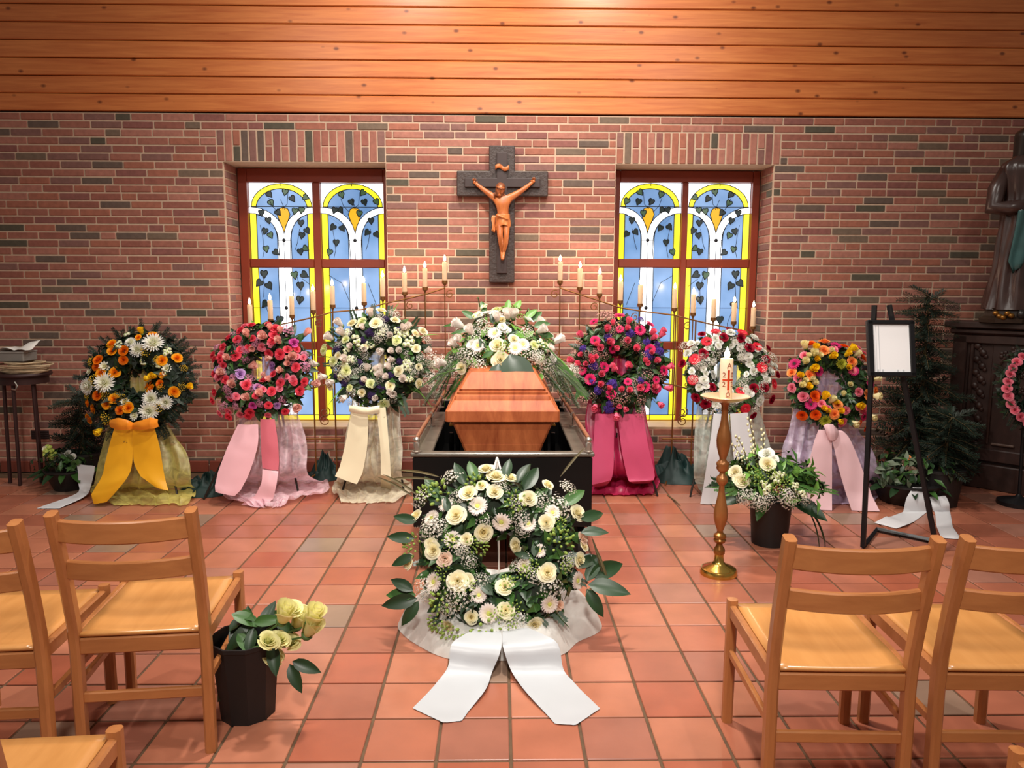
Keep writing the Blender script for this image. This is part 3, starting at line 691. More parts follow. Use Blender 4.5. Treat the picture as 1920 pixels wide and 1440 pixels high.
wreath('coral', 'round wreath of coral pink roses and lilac florets in front of the first window', (492, 692), 100, 5.46, 14,
 dict(r='coral', p='pale', l='lilac', m='mag', f='flor', k='pink'),
 'r,580,200,48 r,470,265,55 r,440,370,50 k,495,205,40 p,560,330,45 r,770,185,40 r,865,250,60 r,865,320,55 p,775,335,48 r,710,300,40 r,850,385,50 p,945,405,45 f,985,250,70 p,1200,300,42 m,1090,415,60 r,1125,485,40 r,310,340,40 f,350,300,40 r,265,460,48 f,175,460,45 r,145,545,48 r,160,600,40 k,250,545,42 r,425,565,60 p,350,595,42 r,565,470,45 f,500,480,50 f,450,400,45 k,725,450,50 r,810,515,50 r,955,540,62 r,1030,495,48 r,1130,700,52 f,1210,550,50 f,1225,690,60 p,1090,580,45 l,860,675,60 p,990,740,38 r,870,780,45 r,250,620,40 r,280,680,40 p,545,685,45 l,205,725,45 r,160,770,40 p,300,775,45 k,235,815,50 r,320,850,50 l,470,790,65 f,570,830,50 f,400,820,40 p,410,905,42 r,745,870,50 p,765,815,30 r,560,920,55 l,690,950,55 r,970,880,50 k,960,950,45 r,1205,860,50 r,1160,965,55 p,1300,880,45 k,1100,840,48 r,865,985,52 p,745,1030,42 r,680,1040,38 r,185,985,45 r,160,1080,42 f,330,950,50 r,380,1055,40 k,450,1045,45 p,590,1075,45 m,640,1145,45 r,825,1140,45 l,920,1140,45 r,1000,1200,45 p,1105,1135,48 r,605,1215,58 r,580,1255,45 k,490,1240,45 f,440,1150,50 f,280,1150,55 k,255,1230,45 k,350,1200,45 r,355,1265,45 k,805,1245,40 f,720,1120,40 f,980,1080,40',
 (701, 701), 640, .28, (DG, MG), 800, (([LEAF['d'], LEAF['m']], 30, .22, .36, .3), (LEAF['b'], 6, .2, .3, .5)), (30, 34, 24), extra=(('f', 12, 46), ('p', 8, 36), ('k', 8, 42), ('r', 4, 44)))
wreath('ivory', 'wreath of cream roses and white buds with violet statice beside the coffin', (710, 676), 99, 5.55, 14,
 dict(c='cream', C='creamgreen', u='wbud', g='sant', v='viol', b='gyp'),
 'c,805,100,58 u,700,165,45 C,600,240,55 c,480,265,60 u,345,280,48 c,760,270,72 v,870,200,40 c,985,225,58 b,970,130,60 g,865,320,30 b,850,390,70 v,700,370,50 u,375,390,48 C,415,465,52 u,240,445,48 g,540,460,60 g,420,355,40 C,160,570,65 v,295,570,45 b,310,520,40 g,415,580,45 u,610,555,32 v,615,460,35 g,690,515,45 u,855,560,42 u,1140,325,40 u,1080,325,40 c,1225,380,52 c,1315,355,60 C,1030,470,60 g,1170,490,60 g,1090,400,55 v,1030,330,35 b,1370,450,50 c,1250,570,55 u,1350,590,38 u,985,600,36 u,1060,605,36 b,1140,640,40 u,1000,695,38 v,1065,720,38 g,1155,730,45 b,960,765,50 g,1140,790,50 b,1310,690,60 C,265,715,58 u,410,715,45 g,390,770,40 b,310,810,50 C,430,835,62 v,565,745,45 u,655,835,40 g,755,850,55 u,830,835,38 u,855,895,40 u,945,825,42 c,1060,850,60 v,955,890,40 g,370,880,45 v,290,890,35 u,175,900,42 u,270,955,42 g,345,930,30 b,540,870,55 v,405,985,42 v,620,975,38 C,715,1010,58 C,475,1040,45 u,915,930,35 c,955,1025,58 u,1100,950,45 c,1270,980,60 g,1180,935,40 b,1230,860,50 u,985,1105,42 c,620,1100,50 u,430,1130,42 v,725,1140,45 v,830,1050,45 C,865,1215,65 b,490,1210,50 b,1300,820,40 c,230,1010,50 u,65,755,45',
 (785, 690), 650, .24, (DG, MG), 850, (([LEAF['d'], LEAF['m']], 26, .22, .36, .3), (FERND, 14, .3, .5, .3), (BLADE['b'], 8, .4, .7, .4)), (26, 36, 22), extra=(('b', 14, 50), ('g', 7, 42), ('u', 9, 36), ('c', 4, 46)))
wreath('magenta', 'airy wreath of hot pink gerberas, pink buds and purple statice above a magenta cloth', (1162, 684), 99, 5.62, 14,
 dict(G='hotg', q='pbud', v='stat', x='wax'),
 'G,700,130,58 G,395,200,48 G,1055,230,55 G,930,310,60 G,690,300,45 q,785,235,38 q,770,300,32 q,530,315,40 q,260,375,36 G,390,440,55 q,545,460,42 q,785,430,35 q,450,520,38 G,595,530,45 G,1045,540,58 q,885,535,40 v,810,345,45 v,545,390,40 v,950,170,38 v,1000,450,45 v,1160,560,50 v,1030,620,45 v,250,530,38 q,1060,350,36 q,1065,415,36 q,1180,335,36 q,1170,385,36 q,145,665,38 q,230,610,30 q,340,690,34 q,210,715,36 G,240,790,50 v,365,740,48 G,485,755,58 q,555,750,32 q,590,805,36 q,455,845,38 G,330,900,60 q,850,740,40 q,995,685,30 q,1105,690,36 G,1200,790,58 q,1245,745,36 v,930,915,45 v,585,960,52 v,420,1030,45 q,445,975,36 q,695,1035,34 q,785,1040,34 G,775,935,45 G,970,990,58 q,920,995,40 G,1115,1000,55 q,1075,970,36 q,1215,985,40 G,1110,905,40 G,565,1080,55 q,540,1020,30 q,400,1190,40 v,550,1240,55 q,640,1285,38 q,1140,1165,34 x,550,130,80 x,600,200,60 x,200,450,50 x,140,600,50 x,290,600,50 x,1000,860,60 x,900,230,50 x,150,830,70 x,1180,860,50 x,250,1150,60 x,720,1120,60 x,920,1150,60 x,930,1280,60 x,620,1150,50',
 (701, 705), 640, .24, (DG, MG), 950, (([LEAF['d'], LEAF['d'], LEAF['m']], 34, .24, .40, .35), (KINDS['wax'][1], 10, .08, .11, .4), (BLADE['o'], 10, .3, .5, .5)), (34, 32, 26), extra=(('q', 10, 32), ('x', 16, 50), ('v', 4, 40)))
wreath('red', 'wreath of dark red roses, coral gerberas and white blooms behind the tall candle', (1365, 698), 91, 5.5, 14,
 dict(D='dred', C='cger', W='wcar', V='white', b='gyp'),
 'D,385,195,48 C,560,160,60 D,740,130,42 V,745,180,55 C,910,170,60 D,865,250,62 D,650,245,58 W,540,260,55 C,430,295,62 W,245,315,55 W,320,310,45 W,275,390,55 D,370,455,62 C,270,530,68 D,130,580,55 W,195,440,55 V,480,380,40 V,565,345,48 W,745,340,48 V,855,370,45 D,970,380,62 W,960,280,48 V,1055,245,58 C,1085,360,58 W,1180,420,48 D,1230,375,45 W,880,480,50 V,965,480,52 D,1190,530,60 C,1130,635,65 W,1030,680,55 V,1250,690,60 W,1160,720,45 D,1345,720,45 C,1290,840,62 W,1190,790,55 D,1145,885,62 D,1005,910,62 W,1320,610,50 W,1270,580,50 C,845,950,55 D,1250,1030,58 V,960,970,55 V,1085,1050,68 D,605,970,50 D,470,890,52 W,590,880,52 V,370,795,60 C,240,790,62 W,230,680,48 V,370,655,42 W,310,890,52 D,290,1005,58 D,405,1085,65 C,905,1150,62 C,785,1245,52 D,1010,1235,48 b,550,1170,80 b,160,600,40 b,450,580,60 b,160,350,60 b,540,450,60 b,1210,940,50 b,1050,1160,60 b,440,1000,60 W,520,1110,50 b,320,600,60 b,1290,500,60 b,700,420,50 b,640,1150,50 b,1250,600,50',
 (725, 676), 640, .36, (MG, GG), 600, (([LEAF['g'], LEAF['m']], 22, .14, .26, .3), (KINDS['gyp'][1], 16, .07, .10, .4)), (56, 62, 44), extra=(('W', 18, 42), ('b', 22, 50), ('V', 8, 40)))
wreath('bright', 'wreath of orange, magenta and yellow blooms with a pale pink bow hanging below', (1555, 722), 86, 5.36, 14,
 dict(O='dor', o='or', k='mger', P='pink', Y='tul', i='ivory', L='lmum'),
 'O,460,160,58 o,640,150,75 o,605,260,70 k,785,190,65 P,735,250,60 O,905,195,58 Y,945,260,50 Y,890,320,42 Y,675,335,48 L,820,420,65 o,965,400,65 k,990,525,60 P,1080,225,55 O,1130,335,65 P,1165,275,40 i,1030,315,42 Y,510,240,42 i,390,220,48 P,365,325,60 i,475,310,48 Y,495,380,38 k,235,430,72 i,345,415,45 Y,410,490,52 o,200,550,65 P,240,625,52 o,385,590,70 Y,280,600,40 k,520,520,60 P,190,745,58 i,285,730,42 i,425,690,38 i,325,670,38 Y,350,735,42 P,300,870,65 O,440,865,70 P,510,820,45 k,395,975,68 Y,570,910,50 i,650,955,48 P,530,970,55 o,740,985,65 Y,540,1025,35 P,845,1050,55 o,690,1100,65 Y,610,1070,32 Y,770,1070,38 L,590,1170,68 O,300,1100,65 O,465,1100,62 P,805,1190,65 k,1210,690,62 Y,1195,485,50 i,1240,535,40 i,1285,630,38 o,1280,780,55 P,1035,810,55 o,1150,855,75 i,1240,850,50 Y,1005,980,48 P,1100,1015,60 k,1115,1120,58 i,1200,1110,42 O,1030,1215,55 O,1130,1260,62 i,950,1190,45',
 (705, 698), 620, .36, (DG, MG), 650, (([LEAF['d'], LEAF['m']], 26, .18, .30, .3), (FERND, 14, .24, .36, .3)), (30, 40, 24), extra=(('i', 7, 36), ('P', 4, 48), ('Y', 4, 36)))
wreath('front', 'cream rose and white gerbera wreath standing on the floor before the black bier', (935, 1038), 168, 3.26, 23,
 dict(c='cream', z='wger', F='frees', b='gyp', h='peach'),
 'c,690,120,60 c,760,185,70 c,858,185,55 c,565,295,62 z,632,378,60 c,750,285,55 c,995,335,58 c,1130,225,45 z,400,365,48 c,478,448,68 z,305,458,52 c,195,450,52 z,803,472,60 c,660,545,65 z,990,500,50 z,1160,425,52 c,1120,497,58 c,1335,430,60 z,455,615,55 c,330,682,60 h,400,740,55 c,930,645,55 c,160,765,55 c,1340,755,58 h,1370,600,50 z,1075,690,42 c,498,893,70 z,337,900,58 c,1120,842,65 z,1327,890,55 c,825,945,60 z,640,990,48 z,1130,1045,55 h,1195,1060,40 c,830,1095,58 z,715,1108,60 c,590,1130,48 c,440,1180,45 c,1020,1180,60 z,910,1230,60 h,825,1285,60 c,1400,990,45 c,1380,660,40 F,180,640,60 F,640,650,45 F,600,200,60 F,900,350,55 F,1220,620,70 F,560,1250,80 F,700,1220,70 F,380,1020,60 F,350,1160,50 F,360,280,70 F,1210,500,40 F,1040,800,40 b,440,170,60 b,240,320,60 b,490,310,50 b,300,540,70 b,270,950,70 b,500,980,80 b,650,900,50 b,1280,240,50 b,1080,340,50 b,1230,380,70 b,930,450,50 b,1140,940,60 b,1260,770,50 b,900,800,40 b,850,1180,50 b,430,1080,50 F,460,1230,60 F,250,280,50',
 (780, 700), 650, .28, (DG, MG), 900, (([LEAF['d'], LEAF['m']], 26, .20, .32, .3), (FERND, 16, .2, .34, .4), (BLADE['m'], 10, .2, .4, .5)), (24, 34, 20), 0.0, (.09, .15), 'funeral wreaths', extra=(('b', 14, 46), ('F', 10, 44), ('c', 4, 46), ('z', 2, 46)))
w, R_, surf, ctr = WR['front']
for (x, y, dx, dy, l_) in [(1400, 900, .5, 1, .22), (1420, 860, 1, .35, .30), (1410, 920, 1, -.2, .30), (1400, 950, .6, -1, .22), (1350, 800, .9, .7, .2), (200, 990, -1, .25, .24), (210, 1010, -1, -.2, .25), (220, 1030, -.7, -1, .2), (180, 960, -.9, .6, .2),
                           (180, 600, -1, .1, .2), (190, 480, -1, .3, .18), (180, 720, -1, -.3, .18), (610, 190, -.2, 1, .2), (540, 220, -.5, 1, .2), (830, 170, .1, 1, .18), (920, 200, .3, 1, .2), (960, 260, .6, 1, .24), (340, 320, -.4, 1, .22), (370, 360, -.8, .7, .2),
                           (1250, 370, .5, .6, .24), (1370, 470, 1, .5, .22), (1370, 560, 1, .1, .2), (820, 950, .5, .4, .14), (740, 990, -.4, .5, .16), (420, 420, -.2, 1, .14), (1030, 730, .1, 1, .14), (1000, 740, -.8, .5, .13)]:
    p, n = surf((x-780)/650*R_, -(y-700)/650*R_)
    leaf(LEAF[random.choice('ddm')], p+Vector((0, -.03, 0)), Vector((dx, -.15, dy)), Vector((0, -1, .25))+rv(.25), l_*.62, w, 1.0)
for (x, y, dx, dy) in [(380, 200, -1, .35), (350, 220, -1, .2), (240, 330, -1, .8), (210, 340, -.8, .6), (1200, 200, .7, 1), (1400, 600, .3, -1), (1410, 640, .4, -1)]:
    p, n = surf((x-780)/650*R_, -(y-700)/650*R_); leaf(BLADE['o'], p+n*.04, Vector((dx, -.1, dy)), Vector((0, -1, .2)), .24, w)
# ================================================================== BIER, COFFIN, SPRAY
random.seed(5)
BLK = plain('black lacquer', (9, 8, 8), .42, var=.1, spec=.3); STEEL = plain('brushed steel', (190, 182, 172), .35, .9, var=.08); RODW = wood('rail rod wood', (120, 74, 52), (156, 100, 72), .45, (8, 1, 8), 4)
RIMM = plain('grey worn rim board', (92, 84, 74), .28, var=.3, scale=14, bump=.05, spec=.6); RUB = plain('black rubber', (18, 17, 17), .7)
CXX = .018
bier = thing('bier', 'long black bier with side rails carrying the coffin', 'bier', (CXX, 5.05, 0))
mb = MB(); mb.box((0, -1.04, .45), (.98, .02, .39), .004); mb.box((0, 1.04, .45), (.98, .02, .39), .004); mb.box((-.48, 0, .45), (.02, 2.06, .39), .004); mb.box((.48, 0, .45), (.02, 2.06, .39), .004)
mb.box((0, 0, .27), (.96, 2.08, .03)); mb.build('body', BLK, bier, True, .3)
mb = MB(); mb.box((0, .02, .44), (.40, 1.9, .32), .01); mb.build('platform', BLK, bier, True, .3)
mb = MB(); mb.box((0, -1.03, .663), (1.0, .06, .024), .006); mb.build('front_rim', RIMM, bier, True, .3)
for s_ in (-1, 1):
    mb = MB(); mb.box((s_*.44, -.35, .663), (.11, 1.30, .02), .005); mb.build('side_rim', RIMM, bier, True, .3)
    rl = MB(); rl.tube([(s_*.468, -1.03, .752), (s_*.45, .95, .742)], .012, 10); rl = rl.build('rail', RODW, bier)
    for k, y in enumerate((-1.035, -.25, .5)):
        m_ = MB()
        if k == 0: m_.box((s_*.468, y, .70), (.032, .028, .07), .008); m_.ball((s_*.468, y, .742), .018, 10, 6); m_.lathe([(.026, .675), (.026, .682), (.014, .684)], 12, M=Matrix.Translation((s_*.468, y, 0)))
        else: m_.tube([(s_*(.468-.009*(y+1)), y, .675), (s_*(.468-.009*(y+1)), y, .745)], .007, 8); m_.tube([(s_*(.466-.009*(y+1)), y-.02, .747), (s_*(.466-.009*(y+1)), y+.02, .747)], .0165, 10); m_.lathe([(.024, .672), (.024, .678), (.01, .68)], 12, M=Matrix.Translation((s_*(.468-.009*(y+1)), y, 0)))
        m_.build('rail_post', STEEL, bier)
for x, y in ((-.44, -.9), (.44, -.9), (-.44, .9), (.44, .9)):
    m_ = MB(); m_.lathe([(.02, -.03), (.10, -.028), (.125, -.02), (.125, .02), (.10, .028), (.02, .03)], 20, M=Matrix.Translation((x, y, .125)) @ Matrix.Rotation(pi/2, 4, 'Y')); wh = m_.build('wheel', RUB, bier)
    m_ = MB(); m_.tube([(x-.035, y, .125), (x+.035, y, .125)], .02, 10); m_.box((x, y, .21), (.03, .05, .12), .004); m_.build('axle', STEEL, wh)
for x in (-.33, .33):
    for y in (-.25, .5): m_ = MB(); m_.box((x, y, .45), (.03, .03, .36), .004); m_.build('inner_strut', BLK, bier, True, .3)
CW = wood('polished coffin wood', (142, 66, 36), (196, 110, 64), .5, (6, 1.0, 1.6), 2.6, False, .02, coat=.0, spec=.25)
coffin = thing('coffin', 'polished orange brown wooden coffin resting in the black bier', 'coffin', (CXX, 5.18, .60))
def tier(nm, rows, mat=CW):
    b = MB(); R0 = []
    for z, hx, iy in rows:
        y0, y1 = -.98+iy, .93-iy; c = .012
        R0.append([(-hx+c, y0, z-.60), (hx-c, y0, z-.60), (hx, y0+c, z-.60), (hx, y1-c, z-.60), (hx-c, y1, z-.60), (-hx+c, y1, z-.60), (-hx, y1-c, z-.60), (-hx, y0+c, z-.60)])
    b.grid(R0, close=True); n = len(b.v); b.f.append(tuple(range(7, -1, -1))); b.f.append(tuple(range(n-8, n))); b.m += [0, 0]
    return b.build(nm, mat, coffin, True, .35)
tier('base_box', [(.602, .212, .06), (.668, .236, .05), (.670, .233, .052), (.673, .238, .05), (.805, .292, .03)])
tier('lid_flange', [(.806, .322, .004), (.809, .325, 0), (.868, .325, 0), (.873, .321, .004)])
tier('lid_slope', [(.873, .318, .01), (.922, .288, .055), (.923, .279, .062), (.945, .275, .066), (.952, .268, .07), (.957, .258, .08)])
tier('lid_top', [(.957, .262, .075), (.968, .262, .075), (.972, .246, .09), (.982, .246, .09), (.984, .252, .085), (1.062, .206, .15), (1.075, .194, .165)])
for s_ in (-1, 1):
    for y in (-.6, 0, .6):
        m_ = MB(); m_.tube([(s_*.285, y-.09, .14), (s_*.315, y-.09, .135), (s_*.315, y+.09, .135), (s_*.285, y+.09, .14)], .009, 8); m_.build('handle', plain('old brass', (168, 122, 60), .35, .9), coffin)
def spray_on(name, label, cat, E0, Er, flowers, codes, fol, mats, base, group=None, seed=3, zmin=0.0):
    """mound of greenery on an ellipsoid, flowers set where they face"""
    random.seed(seed); t = thing(name, label, cat, base, (0, 0, 0), group); o = Vector(base)
    cam0 = Vector((0, 0, H))
    def hit(px, py):
        d = ray(px, py); e = [(cam0[i]-E0[i])/Er[i] for i in range(3)]; q = [d[i]/Er[i] for i in range(3)]
        A = sum(x*x for x in q); B = 2*sum(x*y for x, y in zip(e, q)); Cc = sum(x*x for x in e)-1
        D = B*B-4*A*Cc; k = (-B-sqrt(D))/(2*A) if D > 0 else -B/(2*A)
        P = cam0+d*k; n = Vector(((P.x-E0[0])/Er[0]**2, (P.y-E0[1])/Er[1]**2, (P.z-E0[2])/Er[2]**2)).normalized()
        return P, n
    f_ = MB()
    for i in range(fol):
        v = rv(1); 
        if v.length < .05: continue
        v.normalize(); v.z = abs(v.z) if zmin is not None else v.z
        k = random.uniform(.55, 1.0); p = Vector((v.x*Er[0]*k, v.y*Er[1]*k, v.z*Er[2]*k))+Vector(E0)-o
        leafmass(f_, p, (v+rv(.8)+Vector((0, 0, .2))).normalized(), v+rv(.6), random.uniform(.06, .12), random.uniform(.025, .045), random.choice(range(len(mats))))
    f_.build('foliage', list(mats), t, True, None, kind='stuff')
    for k, x, y, r in parse(flowers):
        P, n = hit(x, y); dist = (P-cam0).dot(fw)
        flower(codes[k], P-o-n*r/F_PX*dist*.2, (n+rv(.15)+Vector((0, -.5, .15))), r/F_PX*dist*1.2, t)
    return t, hit, o
cf = dict(c='cream', z='wger', W='wcar', u='wbud', F='frees', b='gyp', C='creamgreen', g='sant')
spr, hit, so = spray_on('coffin_spray', 'white and green funeral spray lying on the coffin lid', 'flower spray', (.018, 5.0, 1.03), (.36, .46, .37),
    'c,939,603,11 z,928,626,12 c,932,649,14 z,965.5,654,12 c,938,677,16 z,897,649,12 W,885,647,10 W,949,620,9 z,981,647,11 c,963,638,10 c,867,690,11 u,868,639,8 u,857,650,8 W,899,597,10 F,949,585,11 F,963,582,9 C,932,584,10 b,905,612,12 b,890,632,12 b,1010,670,13 b,1025,690,13 b,995,668,12 b,870,665,13 b,885,676,13 b,900,690,12 b,965,678,10 b,915,622,9 W,1030,664,8 C,1000,649,9 u,962,597,8 b,1030,655,10 b,845,685,12 u,838,682,9 b,855,700,10 b,1040,700,10 C,1020,650,8 b,920,590,8 g,908,575,7 b,968,690,9', cf, 620, (MG, BG, DG), (.018, 5.0, 1.075))
w = spr
for (x, y, dx, dy, dz, me, l_) in [(872, 612, -1, -.1, .25, LANCE['m'], .24), (880, 622, -1, -.1, -.1, LANCE['m'], .2), (1000, 615, 1, 0, .3, LEAF['m'], .18), (995, 605, .7, 0, .7, LEAF['m'], .18),
      (985, 600, .6, 0, .7, LEAF['b'], .17), (925, 610, -.1, -.2, .9, LEAF['d'], .12), (950, 588, .2, 0, 1, LEAF['b'], .16), (965, 585, .4, 0, 1, LEAF['b'], .16), (910, 590, -.3, 0, 1, LEAF['m'], .16), (890, 600, -.7, 0, .6, LEAF['m'], .17), (1010, 630, 1, -.2, .1, LEAF['m'], .16), (925, 662, -.8, -.4, -.2, LEAF['m'], .13)]:
    P, n = hit(x, y); leaf(me, P-so+Vector((0, -.03, .01)), Vector((dx, dy, dz)), Vector((0, -1, .6))+rv(.2), l_*(1.0 if dz < -.6 else .62), w, 1.1)
for (x0, y0, Y0, x1, y1, Y1, wd) in ((956, 664, 4.46, 988, 724, 4.22, 1.35), (936, 682, 4.46, 926, 712, 4.28, 1.2)):
    a, b_ = at(x0, y0, Y0), at(x1, y1, Y1); leaf(LEAF['d'], a-so, b_-a, Vector((0, -.75, .65)), (b_-a).length*1.1, w, wd)
random.seed(8)
for i in range(26):                    # more small white bloom in the mound
    a = random.uniform(0, 2*pi); e_ = random.uniform(.15, 1.3); v = Vector((cos(a)*cos(e_), -abs(sin(a))*cos(e_), sin(e_)))
    flower(random.choice(['gyp', 'gyp', 'sant', 'wbud', 'frees', 'wcar']), Vector((v.x*.37, v.y*.47, v.z*.38))+Vector((.018, 5.0, 1.03))-so, v+rv(.2), random.uniform(.028, .045), w)
random.seed(8)
for s_ in (-1, 1):
    for i in range(16):
        y = random.uniform(4.62, 5.4); p = Vector((.018+s_*random.uniform(.22, .36), y, random.uniform(1.02, 1.16)))-so
        leaf(random.choice([FERN, FERND, LANCE['m'], BLADE['b'], FERN]) if i % 3 else HEATH, p, Vector((s_*.9, random.uniform(-.4, .1), random.uniform(-.9, -.3))), Vector((s_*.6, -.5, .7))+rv(.3), random.uniform(.20, .32), w)
    for i in range(7):
        p = Vector((.018+s_*random.uniform(.34, .5), random.uniform(4.75, 5.3), random.uniform(.86, 1.08)))-so; flower('gyp', p, Vector((s_*.6, -.8, .3)), random.uniform(.035, .055), w)
for (x, y, x2, y2) in [(870, 690, 775, 735), (1010, 650, 1052, 680), (1000, 642, 1045, 672), (945, 690, 953, 735), (900, 575, 893, 560), (985, 590, 996, 588)]:
    P, n = hit(x, y); a = at(x2, y2, P.y-.12)
    m_ = MB(); m_.tube([P-so, (P+a)/2-so+Vector((0, -.02, .035)), a-so], [.004, .004, .0015], 5); m_.build('grass_stem', MG, w)
# ================================================================== CLOTHS AND RIBBONS
def catmull(rows, k):
    out = []
    for i in range(len(rows)-1):
        p0, p1, p2, p3 = rows[max(i-1, 0)], rows[i], rows[i+1], rows[min(i+2, len(rows)-1)]
        for j in range(k):
            t = j/k; out.append([.5*((2*p1[q])+(p2[q]-p0[q])*t+(2*p0[q]-5*p1[q]+4*p2[q]-p3[q])*t*t+(3*p1[q]-p0[q]-3*p2[q]+p3[q])*t**3) for q in range(len(p1))])
    out.append(list(rows[-1])); return out
def drape(name, label, rows, mat, folds=7, amp=.03, bulge=.08, seed=1, n=56, puddle=.05, group='organza drapes'):
    """cloth hung over a stand: rows of (py, left px, right px, Y) down to the floor, then rows of (py, left, right, None) lying on it"""
    R0 = []
    for py, xl, xr, Y in rows:
        if Y is None: a, b = fl(xl, py), fl(xr, py); R0.append((a.x, b.x, (a.y+b.y)/2, 0.0, 1.0))
        else: a, b = at(xl, py, Y), at(xr, py, Y); R0.append((a.x, b.x, Y, max(.0, (a.z+b.z)/2), 0.0))
    k = 7; RR = catmull(R0, k); base = Vector(((R0[-1][0]+R0[-1][1])/2, R0[-2][2], 0)); g = []
    for i, (xl, xr, Y, z, f) in enumerate(RR):
        t = i/(len(RR)-1); row = []
        for j in range(n+1):
            s_ = j/n; e = sin(pi*s_)**.6
            ph = 2*pi*folds*s_+1.8*nz(s_*3, t*2.5, seed)*2; a = amp*(.25+t)
            y = Y-bulge*e*(.3+.7*t)*(1-f)-a*sin(ph)*e*(1-f*.7)-.5*a*nz(s_*14, t*9, seed+7)
            x = lerp(xl, xr, s_)+a*.5*cos(ph)*e+.02*nz(s_*9, t*7, seed+3)
            zz = z+.012*nz(s_*11, t*13, seed+5)
            if f > .02: zz = z+puddle*f*(.45+.9*abs(nz(s_*8, t*16, seed+2))+.35*nz(s_*19, t*31, seed))*(1 if t < .94 else .35); y += .025*f*nz(s_*6, t*5, seed+11)
            row.append((x-base.x, y-base.y, max(.004, zz)))
        g.append(row)
    b = MB(); b.grid(g); o = b.build(name, mat, None, True, None); o.location = base
    md = o.modifiers.new('soft', 'SUBSURF'); md.levels = 1; md.render_levels = 1
    return tag(o, label, 'cloth', group)
def sheet(nm, rows, mat, parent, o=Vector((0, 0, 0)), n=6, k=5, curl=0.0000, thick=.0018, wob=.004, seed=0, minz=.004):
    """ribbon: rows of (left px, left py, right px, right py, Y or None for lying on the floor, height)"""
    R0 = []
    for r in rows:
        lx, ly, rx, ry, Y = r[:5]; h = r[5] if len(r) > 5 else .006
        a, b = (fl(lx, ly, h), fl(rx, ry, h)) if Y is None else (at(lx, ly, Y), at(rx, ry, Y)); R0.append([*a, *b])
    g = []
    RR = catmull(R0[:-1], k); RR += [[lerp(x, y, j/3) for x, y in zip(R0[-2], R0[-1])] for j in (1, 2, 3)]
    for i, q in enumerate(RR):
        a, b = Vector(q[:3]), Vector(q[3:]); row = []
        for j in range(n+1):
            s_ = j/n; p = a.lerp(b, s_); p.y -= curl*sin(pi*s_); p += Vector((0, wob*nz(s_*4, i*.3, seed), wob*.6*nz(s_*3+9, i*.4, seed))); p.z = max(p.z, minz); row.append(p-o)
        g.append(row)
    b = MB(); b.grid(g); r_, c_ = len(g), n+1; T = r_*c_; gb = [[p+Vector((0, thick, thick*.3)) for p in row] for row in g]; b.grid(gb)
    for i in range(T//c_*(n) - n, len(b.f)): b.f[i] = b.f[i][::-1]
    rim = [i for i in range(c_)]+[i*c_+n for i in range(1, r_)]+[T-1-i for i in range(1, c_)]+[(r_-1-i)*c_ for i in range(1, r_-1)]
    for i in range(len(rim)): a_, e_ = rim[i], rim[(i+1) % len(rim)]; b.f.append((a_, a_+T, e_+T, e_)); b.m.append(0)
    ob = b.build(nm, mat, parent, True, .9)
    if parent is not None and parent.type == 'EMPTY': ob.matrix_parent_inverse = parent.matrix_basis.inverted()
    return ob
def ribmat(nm, rgb, rough=.42): return plain(nm, rgb, rough, var=.05, scale=4, spec=.45)
GOLD = ribmat('gold ribbon', (238, 172, 30)); PINKR = ribmat('pale pink ribbon', (236, 182, 190)); ROSER = ribmat('rose ribbon', (214, 110, 124)); CREAMR = ribmat('cream ribbon', (238, 226, 192)); MAGR = ribmat('magenta ribbon', (196, 74, 110))
WHITR = ribmat('white ribbon', (212, 211, 214)); BLUSH = ribmat('blush ribbon', (240, 200, 206))
drape('organza_cloth', 'yellow organza cloth falling below the gold and white wreath', [(685, 222, 290, 5.60), (790, 205, 315, 5.53), (850, 188, 350, 5.46), (905, 176, 360, 5.42), (925, 172, 366, None), (937, 178, 368, None), (950, 215, 350, None)], sheer('yellow organza', (222, 212, 118), .58), 6, .03, .05, 1, puddle=.07)
drape('organza_cloth', 'pale pink organza cloth below the coral rose wreath, looped onto the floor', [(648, 460, 525, 5.56), (780, 450, 560, 5.50), (840, 432, 576, 5.44), (890, 412, 578, 5.40), (915, 404, 612, None), (930, 412, 616, None), (945, 425, 560, None), (954, 480, 525, None)], sheer('pink organza', (240, 204, 214), .60), 6, .035, .05, 2, puddle=.08)
drape('organza_cloth', 'cream organza cloth below the ivory wreath beside the bier', [(640, 680, 735, 5.65), (760, 658, 750, 5.58), (830, 645, 752, 5.50), (890, 636, 756, 5.46), (915, 626, 768, None), (930, 624, 772, None), (946, 640, 735, None)], sheer('cream organza', (234, 224, 196), .66), 6, .03, .05, 3, puddle=.07)
drape('organza_cloth', 'magenta organza cloth hanging below the hot pink gerbera wreath', [(635, 1126, 1200, 5.72), (760, 1102, 1210, 5.66), (830, 1100, 1222, 5.60), (880, 1103, 1229, 5.57), (905, 1106, 1234, None), (918, 1108, 1236, None), (931, 1108, 1222, None)], sheer('magenta organza', (206, 44, 96), .96, .05), 6, .028, .05, 4, puddle=.07)
drape('organza_cloth', 'grey white organza cloth below the red and white wreath', [(650, 1328, 1400, 5.60), (770, 1306, 1424, 5.54), (830, 1302, 1442, 5.48), (890, 1301, 1450, 5.44), (915, 1306, 1450, None), (932, 1320, 1440, None), (940, 1330, 1420, None)], sheer('grey white organza', (206, 214, 202), .62), 7, .03, .05, 5, puddle=.04)
drape('organza_cloth', 'lavender organza cloth below the orange and yellow wreath', [(668, 1518, 1590, 5.46), (790, 1482, 1606, 5.40), (840, 1468, 1632, 5.33), (890, 1466, 1650, 5.29), (920, 1468, 1652, None), (935, 1476, 1648, None), (948, 1500, 1630, None)], sheer('lavender organza', (206, 184, 212), .64), 7, .03, .05, 6, puddle=.06)
def on(key): return WR[key][0]
bpy.context.view_layer.update()
